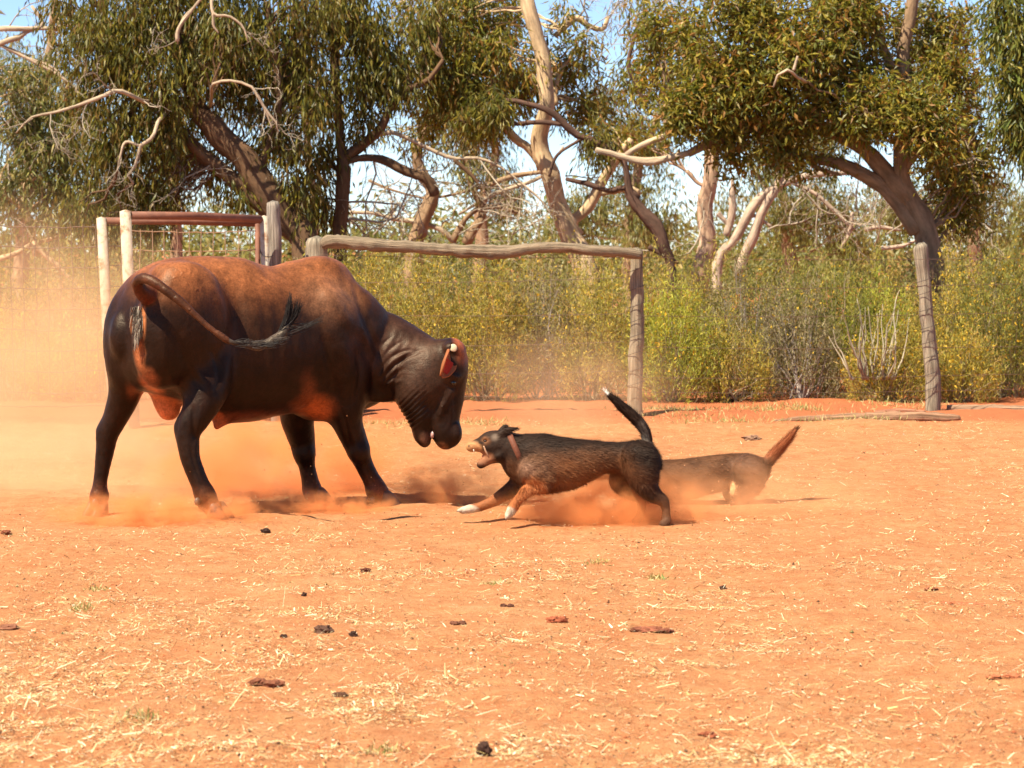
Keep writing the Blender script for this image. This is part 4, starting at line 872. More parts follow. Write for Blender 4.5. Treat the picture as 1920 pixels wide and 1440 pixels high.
    a_, r_ = P((440, 755, 15.86, 26), (420, 775, 15.8, 17), (410, 793, 15.76, 10), (406, 801, 15.75, 6)); G.chain(a_, r_, .05)
    # flank fold, ribs
    a_, r_ = P((420, 640, 15.56, 10), (415, 690, 15.5, 12), (402, 735, 15.46, 10)); G.chain(a_, r_, .04)
    # furrow under the tail
    G.chain([W(258, 590, 15.13), W(261, 620, 15.115), W(268, 660, 15.22)], (.010, .014, .010), .09, mode='cut', n=14)
    # tail
    tl = ((318, 548, 15.48, 26), (288, 556, 15.33, 21), (267, 548, 15.20, 15), (257, 529, 15.13, 10.5), (272, 522, 15.07, 9.5), (300, 536, 15.03, 8.5), (345, 571, 15.0, 6.8), (390, 612, 14.98, 5.4), (425, 637, 14.98, 5), (460, 647, 15.0, 6.5), (490, 648, 15.02, 7.5), (512, 640, 15.04, 8), (530, 625, 15.06, 8), (541, 608, 15.08, 5))
    a_, r_ = P(*tl); G.chain(a_, r_, .02, n=50)
    V, Q = G.mesh(); V = relax(V, Q, 2, .5); V, Q = subdivide(V, Q); V = relax(V, Q, 2, .5); V = V + vnormals(V, Q) * .003
    # fine relief: jaw and neck wrinkles, muscle unevenness
    nn = vnormals(V, Q); px = V[:, 0] / V[:, 1] * F + 960; py = HZ - (V[:, 2] - HC) / V[:, 1] * F
    def region(cx, cz, rx, rz, ang=0): return np.exp(-((((px - cx) * math.cos(ang) + (py - cz) * math.sin(ang)) / rx) ** 2 + (((py - cz) * math.cos(ang) - (px - cx) * math.sin(ang)) / rz) ** 2) ** 1.5)
    hd = (V[:, 0] > -.75) & (V[:, 1] < 16.5)
    a = math.radians(-42); ph = (-(px) * math.sin(a) + (py) * math.cos(a)) + 3 * fbm(V * 8, 2, 4)
    wr = np.where(hd, region(772, 768, 26, 38, math.radians(30)), 0); V = V + nn * (wr * .0060 * np.sin(ph * 2 * np.pi / 8.2) * (.75 + .35 * fbm(V * 25, 2, 8)))[:, None]
    ph2 = (px * .87 + py * .5) + 5 * fbm(V * 5, 2, 6); wr2 = np.where(V[:, 0] > -1.0, region(728, 665, 34, 50), 0)
    V = V + nn * (wr2 * .0015 * np.sin(ph2 * 2 * np.pi / 17))[:, None]
    near = (V - O) @ RT > -.05
    def crease(L, wpx, h, side=near, ymax=99.):
        best = np.full(len(V), 1e3); pp = smooth_path(np.array([(a, b, 0.) for a, b in L]), 6 * len(L))[:, :2]; tt_ = np.zeros(len(V)); m_ = side & (px > pp[:, 0].min() - 4 * wpx) & (px < pp[:, 0].max() + 4 * wpx) & (py > pp[:, 1].min() - 4 * wpx) & (py < pp[:, 1].max() + 4 * wpx) & (V[:, 1] < ymax)
        X2 = np.stack([px[m_], py[m_]], 1); bst = np.full(len(X2), 1e3); tb = np.zeros(len(X2))
        for q_ in range(len(pp) - 1):
            a_, b_ = pp[q_], pp[q_ + 1]; ab = b_ - a_; t_ = np.clip(((X2 - a_) @ ab) / (ab @ ab + 1e-9), 0, 1); dd = np.linalg.norm(X2 - a_ - t_[:, None] * ab, axis=1); k_ = dd < bst; bst[k_] = dd[k_]; tb[k_] = (q_ + t_[k_]) / (len(pp) - 1)
        D_ = np.zeros(len(V)); D_[m_] = h * np.exp(-(bst / wpx) ** 2) * np.sin(np.pi * np.clip(tb * .92 + .04, 0, 1)) ** .5; return D_
    hdm = (V[:, 1] < 16.32)
    dsp = 0
    for L, w_, h in (
        (((712, 700), (722, 682), (742, 664), (770, 655)), 3.0, -.009), (((716, 712), (730, 694), (752, 676), (784, 662)), 3.0, -.010), (((722, 722), (738, 704), (756, 692)), 2.8, -.008), (((727, 726), (742, 714), (752, 704)), 2.6, -.007),
        (((714, 706), (726, 688), (747, 670), (776, 658)), 2.4, .005), (((719, 718), (734, 699), (755, 684)), 2.4, .005), (((722, 722), (735, 717), (752, 714)), 4, .010),
        (((792, 656), (768, 662), (750, 680), (742, 704), (740, 724)), 4, -.009),
        (((752, 640), (730, 655), (716, 672)), 3, -.005), (((735, 630), (718, 645), (706, 662)), 3, -.004),
        (((664, 534), (685, 603), (708, 658), (716, 702)), 7, -.010), (((655, 540), (672, 600), (694, 655), (703, 700)), 8, .010),
        (((603, 534), (636, 583), (677, 624)), 14, .016), (((600, 600), (616, 677), (630, 739)), 9, -.014), (((640, 640), (655, 690), (650, 735)), 10, .012), (((668, 660), (676, 700), (668, 745)), 5, -.010),
        (((425, 525), (446, 575), (452, 640)), 17, -.028), (((395, 520), (418, 570), (420, 640)), 12, .012),
        (((480, 560), (486, 620), (480, 680)), 7, .005), (((503, 560), (510, 620), (505, 690)), 7, .006), (((528, 560), (536, 620), (532, 690)), 7, .006), (((552, 570), (560, 630), (556, 700)), 7, .005),
        (((362, 765), (362, 800), (366, 830)), 4, -.010), (((345, 775), (340, 800), (342, 820)), 5, .006), (((378, 760), (372, 800), (366, 850), (378, 905)), 4, .006), (((356, 840), (366, 875), (380, 910)), 3, -.006),
        (((330, 620), (350, 680), (372, 720)), 10, -.010), (((300, 600), (312, 680), (335, 740)), 12, .008), (((400, 660), (412, 700), (404, 735)), 6, -.012), (((360, 690), (385, 715), (392, 740)), 9, .014),
        (((655, 800), (668, 835), (676, 852)), 4, .006), (((680, 862), (694, 895), (706, 920)), 3, -.005), (((640, 770), (650, 800), (655, 830)), 4, -.007),
        (((830, 730), (820, 762), (816, 795)), 4, -.008), (((846, 750), (846, 780), (842, 802)), 4, .006), (((812, 740), (806, 770), (806, 800)), 5, .004), (((836, 720), (848, 728), (856, 722)), 3, -.006), (((832, 708), (846, 702), (858, 710)), 4, .008),
        (((335, 505), (342, 510), (340, 516)), 1.6, .004), (((352, 502), (358, 508), (356, 514)), 1.6, .004), (((325, 522), (331, 518)), 1.6, .004), (((366, 545), (372, 541)), 1.6, .004), (((348, 530), (353, 535)), 1.6, .003)):
        dsp = dsp + crease(L, w_, h)
    V = V + nn * np.asarray(dsp)[:, None]
    V = V + nn * (.006 * fbm(V * np.array([7, 7, 4.]), 3, 12) + .0012 * fbm(V * 40, 2, 13))[:, None]
    # colours: near-black brown hide, dust-red back, paler red skin and belly with red bounce light painted in
    q = V - O; u = q @ FW; v = q @ RT; z = V[:, 2]; n_ = len(V)
    C = np.tile(np.array([.012, .0048, .0030]), (n_, 1)) * (1 + .35 * fbm(V * 3, 3, 2)[:, None])
    hgt = 1.13 + .06 * fbm(V * 2.5, 2, 21) - .0 * u; dust = sstep(-.02, .30, z - hgt + .10 * fbm(V * 5, 3, 22)) * (1 - sstep(1.55, 2.0, u) * .7)
    bk = (sstep(-.16, .04, u) * (1 - sstep(1.05, 1.9, u) * .62))
    DU = np.array([.195, .070, .028]); C = C * (1 - (dust * bk * .92)[:, None]) + DU * (dust * bk * .92)[:, None]
    C = paint(C, V, W(470, 620, 15.5), (.5, .6, .18), (.045, .017, .007), .7, .4)
    C = paint(C, V, W(620, 560, 16.0), (.22, .4, .16), (.17, .085, .05), .8, .6)
    C = paint(C, V, W(735, 640, 16.1), (.35, .5, .22), (.046, .021, .014), .7, .7)
    C = paint(C, V, W(800, 700, 16.1), (.2, .4, .22), (.042, .022, .015), .6, .7)
    C = paint(C, V, W(590, 765, 16.05), (.13, .28, .10), (.36, .095, .026), .9, .9, .3); C = paint(C, V, W(580, 725, 15.95), (.05, .28, .11), (.16, .045, .016), .9, .7, .4)
    C = paint(C, V, W(480, 790, 15.8), (.45, .3, .07), (.12, .035, .016), .6, .8)
    SK = (.46, .15, .06)
    C = paint(C, V, W(305, 738, 15.72), (.15, .14, .23), SK, .35, 1, .1)
    C = paint(C, V, W(290, 705, 15.50), (.08, .24, .13), SK, .6, .95, .4); C = paint(C, V, W(270, 660, 15.42), (.045, .24, .13), SK, .5, .9, .3); C = paint(C, V, W(243, 598, 15.3), (.016, .12, .09), (.36, .13, .05), .6, .8, .2); C = paint(C, V, W(272, 605, 15.3), (.018, .12, .12), (.36, .13, .05), .6, .8, .2)  # inner-thigh skin, then two sunlit orange rims painted beside the tuft
    C = paint(C, V, W(408, 792, 15.77), (.055, .12, .10), (.30, .08, .03), .4, .9)
    C = paint(C, V, W(262, 615, 15.33), (.030, .12, .14), (.22, .08, .035), .5, .7)
    C = paint(C, V, W(868, 640, 16.2), (.07, .2, .16), (.30, .085, .035), .5, .9)
    C = paint(C, V, W(250, 700, 15.6), (.05, .1, .2), (.16, .05, .02), .6, .6)
    low = (1 - sstep(.0, .24, z))[:, None] * .75; C = C * (1 - low) + np.array([.30, .10, .04]) * low
    C = paint(C, V, W(797, 822, HY), (.04, .2, .05), (.13, .065, .042), .6, .8)
    C = paint(C, V, W(828, 838, HY), (.045, .2, .04), (.17, .07, .032), .6, .9)
    C = paint(C, V, W(838, 660, 16.08), (.075, .12, .06), (.02, .009, .006), .4, .95)
    # tail: black with red rim, grey near the tip
    tm = (V[:, 1] < 15.26) & (u < .25 + .9 * 1) & (v > .28) & (z > .95); d_t = np.min(np.linalg.norm(V[:, None, :] - smooth_path(np.array(a_), 26)[None], axis=2), axis=1) if n_ < 4e5 else np.zeros(n_)
    tt = (d_t < .06) & (v > .24); C[tt] = np.array([.050, .018, .009]) * (1 + .4 * fbm(V[tt] * 12, 2, 9)[:, None])
    rt_ = tt & (px < 300) & (py > 535); C[rt_] = np.array([.07, .018, .010])  # shade under the tail root painted in as dark black-red
    tp = tt & (px > 430); C[tp] = np.array([.045, .035, .030]) * (1 + .5 * fbm(V[tp] * 30, 2, 9)[:, None])
    g = MB(); g.add(V, Q, None, C); g.build('body', M['hide'], root)
    # hooves: two toes each
    for (x, y, Y, sz, d) in ((408, 968, 15.4, 1.0, (.9, -.45)), (183, 955, 15.76, 1.0, (-.55, -.83)), (724, 940, 16.3, 1.0, (.95, .3)), (598, 937, 16.55, .95, (.9, .4))):
        f_ = unit(np.array([d[0], d[1], 0])); l_ = np.cross(UP, f_); c0 = W(x, y, Y); c0[2] = float(ground_z(np.array([c0[0]]), np.array([c0[1]]))[0])
        g = MB()
        for sg in (-1, 1):
            rings = []
            for (zz, fr, bk_, wd) in ((-.01, .095, -.045, .043), (.012, .088, -.045, .042), (.045, .062, -.042, .038), (.075, .035, -.04, .034), (.092, .015, -.03, .025)):
                th = np.linspace(0, 2 * np.pi, 15)[:-1]; m_ = (fr + bk_) / 2; a2 = (fr - bk_) / 2
                rings.append(c0 + f_ * (m_ + a2 * np.cos(th))[:, None] * sz + l_ * (sg * .036 + wd * .95 * np.sin(th) * (1 - .25 * np.clip(np.cos(th), 0, 1)))[:, None] * sz + UP * zz)
            R_ = np.array(rings); i, j = np.meshgrid(np.arange(4), np.arange(14), indexing='ij'); j2 = (j + 1) % 14
            Vh = np.vstack([R_.reshape(-1, 3), R_[-1].mean(0)]); t = np.arange(14)
            g.add(Vh, np.stack([i * 14 + j, i * 14 + j2, (i + 1) * 14 + j2, (i + 1) * 14 + j], -1).reshape(-1, 4), np.stack([56 + t, 56 + (t + 1) % 14, np.full(14, 70)], 1), (.10, .055, .035))
        g.build('hoof', M['horn'], root)
    for (x, y, Y) in ((380, 940, 15.36), (386, 942, 15.47), (707, 938, 16.23), (700, 937, 16.33), (188, 942, 15.70), (586, 928, 16.5)):
        blob_part('dewclaw', W(x, y, Y) - FW * .035, (.018, .016, .024), (FW, RT, UP), (.10, .06, .04), M['horn'], root)
    # ears, horn stumps, eyes, teeth
    def ear(sgn):
        b = W(833, 660, HY) + HL * .125 * sgn; tip = W(813, 702, HY) + HL * .20 * sgn if sgn > 0 else W(850, 690, HY) - HL * .23
        ax_ = unit(tip - b); L = np.linalg.norm(tip - b); n0 = FX * .72 + HL * sgn * .66; nrm = unit(n0 - ax_ * n0.dot(ax_)); sd = np.cross(ax_, nrm)
        g = MB(); gi = MB()
        m_, k_ = 14, 13
        for gg, off, colr in ((g, 0, (.44, .15, .055)), (gi, .006, (.60, .045, .015))):
            Vv = []
            for i in range(m_):
                t = i / (m_ - 1); t = t if off == 0 else .28 + .58 * t; wv = L * .50 * math.sin(math.pi * min(1, .18 + .80 * t)) ** .7 * (1.0 if off == 0 else .80)
                for j in range(k_):
                    a3 = (-1.25 + 2.5 * j / (k_ - 1)) if off == 0 else (-.95 + 1.9 * j / (k_ - 1)); Vv.append(b + ax_ * t * L * (1 if off == 0 else .95) + sd * wv * math.sin(a3) * .85 + nrm * (wv * .8 * (1 - math.cos(a3)) + off) + UP * .004 * math.sin(9 * t + 3 * a3))
            i, j = np.meshgrid(np.arange(m_ - 1), np.arange(k_ - 1), indexing='ij'); gg.add(Vv, np.stack([i * k_ + j, i * k_ + j + 1, (i + 1) * k_ + j + 1, (i + 1) * k_ + j], -1).reshape(-1, 4), None, colr)
        e = g.build('ear', M['ear'], root); md = e.modifiers.new('t', 'SOLIDIFY'); md.thickness = .008
        gi.build('inner_ear', M['ear'], e)
    def m_ear(t, b):
        c = N(t, 'Attribute', attribute_name='Col').outputs['Color']; t.links.new(c, b.inputs['Base Color']); b.inputs['Roughness'].default_value = .7
        tr = N(t, 'BsdfTranslucent'); t.links.new(c, tr.inputs[0]); mx = N(t, 'MixShader'); mx.inputs[0].default_value = .45
        t.links.new(b.outputs[0], mx.inputs[1]); t.links.new(tr.outputs[0], mx.inputs[2]); t.links.new(mx.outputs[0], t.nodes['Material Output'].inputs[0])
    M['ear'] = mat('thin_ear_skin', m_ear); ear(1); ear(-1)
    for sg in (1, -1):
        b = W(842, 652, HY) + HL * .10 * sg; g = MB(); d = unit(HL * sg + UP * .15 + FX * -.1)
        g.tube([b - d * .03, b + d * .012, b + d * .022, b + d * .024], [.034, .026, .023, .018], 16, .08, None, [.62, .47, .30]); g.build('horn_stump', M['horn'], root)
        blob_part('eye', W(842, 716, HY) + HL * sg * .115, (.017, .012, .015), (FX, HL, UP), (.012, .008, .006), M['wet'], root)
    blob_part('tongue', W(810, 814, HY - .03), (4.5 * s, .03, 8 * s), (FX, HL, UP), (.42, .25, .22), M['wet'], root)
    def surf(px_, py_, tol=5):
        k = (np.abs(V[:, 0] / V[:, 1] * F + 960 - px_) < tol) & (np.abs(HZ - (V[:, 2] - HC) / V[:, 1] * F - py_) < tol)
        return V[k][:, 1].min() if k.any() else 15.3
    # hair: tail switch, perineal tuft
    r = np.random.default_rng(3); g = MB()
    tips = ((541, 562), (544, 553), (546, 566), (555, 566), (557, 572), (563, 566), (566, 572), (552, 580), (548, 570), (541, 575), (604, 596), (560, 582))
    for k in range(190):
        tx, ty = tips[r.integers(len(tips))]; t0 = r.random()
        b = W(515 + 28 * t0 + r.normal(0, 2), 638 - 34 * t0 + r.normal(0, 2), 15.05 + .03 * t0 + r.normal(0, .012)); e = W(tx + r.normal(0, 2.5), ty + r.normal(0, 4), 15.08 + r.normal(0, .02))
        md = (b + e) / 2 + np.array([.012, 0, -.012]) + r.normal(0, .004, 3); g.tube(smooth_path([b, md, e], 8), np.linspace(.0030, .0008, 8), 3, 0, None, np.array([.014, .011, .010]) * r.uniform(.5, 1.8), cap=False)
    for k in range(140):
        t0 = r.random(); b = W(440 + 80 * t0, 644 + 4 * math.sin(t0 * 3) - 8 * max(0, t0 - .8) * 5 + r.normal(0, 3.5), 15.0 + r.normal(0, .012)); g.tube(smooth_path([b, b + np.array([.04, -.004, .002]) + r.normal(0, .004, 3), b + np.array([.075, 0, .012]) + r.normal(0, .006, 3)], 5), np.linspace(.0024, .0008, 5), 3, 0, None, np.array([.035, .028, .024]) * r.uniform(.4, 2.2), cap=False)
    g.build('tail_switch', M['hair'], root)
    g = MB(); tuftY = [surf(259, y_) for y_ in (576, 586, 596, 606, 616, 624)]
    for k in range(260):
        t0 = r.random(); bx = 259 + r.normal(0, 5.5) * (1 - .6 * t0); by = 574 + 48 * t0; b = W(bx, by, tuftY[int(t0 * 5.99)] - .002); e = b + np.array([r.normal(-.010, .008), -.014, -.06 - .06 * r.random()])
        g.tube(smooth_path([b, (b + e) / 2 + np.array([0, -.014, 0]), e], 5), np.linspace(.0030, .0008, 5), 3, 0, None, np.array([.26, .21, .165]) * r.uniform(.3, 1.5), cap=False)
    g.build('rump_tuft', M['hair'], root)
bull()

# ---------------------------------------------------------------- the dogs
def dog1():
    DY = 15.12; s = DY / F
    root = empty('dog', W(1080, base_y(DY), DY), 'black and tan dog in a red collar leaping open-mouthed at the bull', 'dog', 'cattle dogs')
    BF = unit(np.array([-1, .10, 0])); L_ = np.array([.10, 1, 0]); L_ = unit(L_)     # forward, and its right side (away from the viewer)
    G = SDF(W(850, 720, DY) + np.array([0, -.32, 0]) - np.array([0, 0, .95]), W(1275, 725, DY) + np.array([0, .40, .05]), .0062)
    def P(*L): return [W(x, y, DY + (l[0] if l else 0)) for x, y, r, *l in L], [r * s for x, y, r, *l in L]
    a_, r_ = P((985, 864, 43), (1010, 868, 55), (1045, 870, 51), (1085, 866, 42), (1120, 859, 32), (1155, 858, 28.5), (1190, 864, 35), (1208, 866, 31))
    G.chain(a_, r_, .03, n=34, lat=L_, sq=(.72, .70, .74, .80, .80, .78, .80, .75))
    a_, r_ = P((925, 836, 25), (945, 838, 29), (965, 846, 33), (988, 858, 40)); G.chain(a_, r_, .03, lat=L_, sq=(.85, .8, .8, .8), n=16)
    G.ell(W(926, 832, DY), (26 * s, .068, 24 * s), (BF, L_, UP), .02); G.ell(W(915, 830, DY), (18 * s, .055, 18 * s), (BF, L_, UP), .015)
    a_, r_ = P((915, 832, 16), (902, 834, 13), (890, 836, 10.5), (883, 838, 9.5)); G.chain(a_, r_, .012, lat=L_, sq=(1.1, 1.0, .95, .9))
    G.ell(W(880.5, 835, DY), (5 * s, .013, 4.5 * s), (BF, L_, UP), .006)
    a_, r_ = P((938, 852, 15), (924, 857, 12), (913, 863, 9.5), (905, 869, 8), (901, 872, 6.5)); G.chain(a_, r_, .012, lat=L_, sq=(1.7, 1.5, 1.2, 1.1, 1.1))
    for sg in (-1, 1):      # folded ears
        a_ = [W(940, 815, DY) + L_ * sg * .045, W(953, 806, DY) + L_ * sg * .052, W(966 if sg > 0 else 972, 801, DY) + L_ * sg * .055]
        if sg > 0: a_ = [W(938, 812, DY) + L_ * .045, W(946, 802, DY) + L_ * .05, W(952, 806, DY) + L_ * .05]
        G.chain(a_, (.022, .017, .006), .012, lat=L_, sq=.6)
        G.ell(W(912, 826, DY) + L_ * sg * .050, (.012, .010, .009), (BF, L_, UP), .008, 'cut'); G.ell(W(914, 820, DY) + L_ * sg * .047, (.02, .01, .008), (BF, L_, UP), .01)
    def leg(k, *L): a_, r_ = P(*L); G.chain(a_, r_, k, n=26)
    # near (left) and far forelegs reaching forward, off the ground
    leg(.02, (1005, 885, 32, -.09), (1018, 903, 19, -.12), (1000, 912, 12.5, -.12), (985, 921, 10, -.12), (974, 934, 8.5, -.12), (966, 945, 8.5, -.12), (960, 955, 9, -.12), (953, 966, 6.5, -.12))
    leg(.02, (988, 880, 30, .09), (975, 905, 20, .11), (955, 920, 14, .11), (930, 937, 11, .11), (912, 946, 8.5, .11), (897, 951, 8, .11), (882, 954, 8, .11), (868, 957, 6.5, .11))
    # hind legs: thigh, stifle, hock, paw
    leg(.025, (1200, 862, 36, -.07), (1203, 885, 31, -.09), (1210, 908, 22, -.10), (1226, 928, 15, -.10), (1242, 938, 10.5, -.10), (1248, 950, 8, -.10), (1249, 968, 7.5, -.10), (1250, 978, 8, -.11), (1243, 983, 7, -.12))
    leg(.025, (1185, 870, 34, .07), (1170, 892, 26, .09), (1163, 905, 19, .09), (1180, 922, 13, .09), (1200, 934, 9.5, .09), (1203, 950, 7.5, .09), (1200, 968, 7, .09), (1192, 976, 7, .09))
    a_, r_ = P((1205, 845, 16), (1213, 832, 10), (1212, 815, 9), (1203, 798, 10), (1188, 782, 10), (1170, 766, 9), (1155, 752, 7), (1143, 741, 4.5), (1136, 734, 2.5)); G.chain(a_, r_, .015, n=34)
    V, Q = G.mesh(); V = relax(V, Q, 2, .5); V = V + vnormals(V, Q) * .002; nn = vnormals(V, Q); V = V + nn * (.003 * fbm(V * 25, 2, 3))[:, None]
    BL = np.array([.022, .0105, .006]); C = np.tile(BL, (len(V), 1)) * (1 + .4 * fbm(V * 10, 2, 1)[:, None])
    q = lambda px, py, dy=0: W(px, py, DY + dy)
    C = paint(C, V, q(1070, 885), (.36, .5, .15), (.20, .075, .028), .7, .8); C = paint(C, V, q(1190, 895), (.2, .5, .10), (.11, .042, .018), .7, .5)
    C = paint(C, V, q(1010, 865, -.2), (.12, .2, .1), (.14, .065, .035), .7, .7)
    C = paint(C, V, q(985, 878, -.1), (.05, .16, .06), (.26, .14, .09), .7, .6)
    TAN = (.32, .10, .032)
    C = paint(C, V, q(1000, 915, -.14), (.085, .10, .07), TAN, .35, 1); C = paint(C, V, q(970, 938, -.12), (.07, .07, .09), TAN, .3, 1, .1); C = paint(C, V, q(920, 940, .11), (.17, .07, .07), (.24, .08, .028), .35, .95)
    C = paint(C, V, q(955, 962, -.12), (.05, .06, .045), (.44, .35, .26), .25, 1, .15); C = paint(C, V, q(878, 956, .11), (.075, .06, .035), (.44, .35, .26), .25, 1, .15)
    C = paint(C, V, q(887, 838), (.070, .08, .04), (.38, .18, .075), .4, 1, .1); C = paint(C, V, q(912, 858), (.075, .08, .05), (.26, .11, .055), .4, .9)
    C = paint(C, V, q(909, 825, -.06), (.032, .04, .028), (.17, .065, .025), .8, .8, .6); C = paint(C, V, q(928, 820, -.06), (.024, .03, .024), (.16, .11, .08), .8, .8)
    C = paint(C, V, q(880, 836), (.013, .03, .013), (.02, .015, .012), .3, 1); C = paint(C, V, q(1135, 734), (.022, .05, .022), (.75, .68, .6), .3, 1)
    C = paint(C, V, q(1207, 815, -.03), (.04, .05, .09), (.14, .11, .09), .6, .6); C = paint(C, V, q(903, 830, -.03), (.02, .05, .01), BL, .4, 1)
    C = paint(C, V, q(1245, 960, -.1), (.08, .2, .13), (.12, .055, .03), .6, .7)
    g = MB(); g.add(V, Q, None, C); g.build('body', M['fur'], root)
    d_tail = sstep(0, 1, (V[:, 2] - HC + (820 - HZ) * s) / .05) * (V[:, 0] > W(1100, 0, DY)[0])
    pxv = V[:, 0] / V[:, 1] * F + 960; pyv = HZ - (V[:, 2] - HC) / V[:, 1] * F
    mask = .25 + .75 * sstep(915, 985, pxv); mask *= np.where((pyv > 935), .35, 1); mask = np.where((pxv < 930) & (pyv < 880), .12, mask)
    tailp = (pxv > 1125) & (pyv < 828)
    def fld(p):
        px = p[:, 0] / p[:, 1] * F + 960; py = HZ - (p[:, 2] - HC) / p[:, 1] * F
        t = ((px > 1125) & (py < 828))[:, None]; lg = (py > 905)[:, None]
        return np.where(t, np.array([-.6, 0, .8]), np.where(lg, np.array([.4, 0, -.8]), np.array([.9, 0, -.25])))
    g = MB(); fur(g, V, Q, C, 60000, .028, .0012, fld, np.random.default_rng(9), .34, mask); g.build('coat', M['fur'], root, smooth=False, kind='stuff')
    # mouth, eye, nose
    blob_part('tongue', W(913, 851, DY), (11 * s, .018, 3.5 * s), (unit(BF + UP * -.5), L_, UP), (.40, .14, .11), M['wet'], root)
    g = MB()
    for x, y, l in ((888, 845, 2.6), (899, 845, 1.2), (906, 846, 1.2)):
        g.tube([W(x, y - 3, DY - .022), W(x + .5, y + l * .5, DY - .022), W(x + 1, y + l, DY - .022)], (.0045, .003, .0008), 6, 0, None, (.75, .68, .55))
    for x, y, l in ((907, 864, 3.2), (914, 859, 1.5)): g.tube([W(x, y + 3, DY - .022), W(x, y - l, DY - .022)], (.004, .0008), 6, 0, None, (.75, .68, .55))
    g.build('teeth', M['wet'], root)
    g = MB(); g.tube([W(907, 836, DY - .058), W(911, 846, DY - .055), W(916, 856, DY - .05)], (.003, .006, .003), 8, 0, 8, (.45, .27, .17)); g.build('lip', M['fur'], root)
    for sg in (-1, 1): blob_part('eye', W(912, 826, DY) + L_ * sg * .047, (.0095, .007, .0085), (BF, L_, UP), (.02, .012, .008), M['wet'], root)
    for (x, y, dy, dx, dz) in ((953, 964, -.12, -.35, -.9), (868, 956, .11, -1, -.15)):
        for k in range(4):
            c0 = W(x, y, DY + dy) + L_ * (k - 1.5) * .011; d = unit(np.array([dx, 0, dz])); blob_part('toe', c0 + d * (.012 + .004 * (k in (1, 2))), (.017, .009, .011), (d, L_, np.cross(d, L_)), (.42, .33, .25), M['fur'], root)
            gg = MB(); gg.tube([c0 + d * .024, c0 + d * .036 + np.array([0, 0, -.004])], (.003, .001), 5, 0, None, (.05, .04, .035)); gg.build('claw', M['horn'], root)
    # collar with ring
    cc = W(970, 846, DY); n_ = unit(np.array([.93, .0, .42])); e1 = np.array([0, 1., 0]); e2 = np.cross(n_, e1); g = MB()
    th = np.linspace(0, 2 * np.pi, 41); A1, A2 = 35 * s * .92, 35 * s * 1.10
    rings = []
    for o, dr in ((-.016, 0), (-.016, .006), (.016, .006), (.016, 0)):
        rings.append(np.array([cc + n_ * o + e1 * (A1 + dr) * math.sin(t) + e2 * (A2 + dr) * math.cos(t) for t in th]))
    R_ = np.array(rings); i, j = np.meshgrid(np.arange(4), np.arange(40), indexing='ij'); i2 = (i + 1) % 4; j2 = j + 1
    g.add(R_.reshape(-1, 3), np.stack([i * 41 + j, i * 41 + j2, i2 * 41 + j2, i2 * 41 + j], -1).reshape(-1, 4), None, (.13, .040, .020)); co = g.build('collar', M['leather'], root)
    g = MB(); rc = W(955, 870, DY - .03); g.tube([rc + np.array([math.cos(t) * .021, 0, math.sin(t) * .021]) for t in np.linspace(0, 2 * np.pi, 22)], .0022, 6, 0, None, (1, 1, 1), cap=False); rg = g.build('collar_ring', M['metal'], co)
dog1()
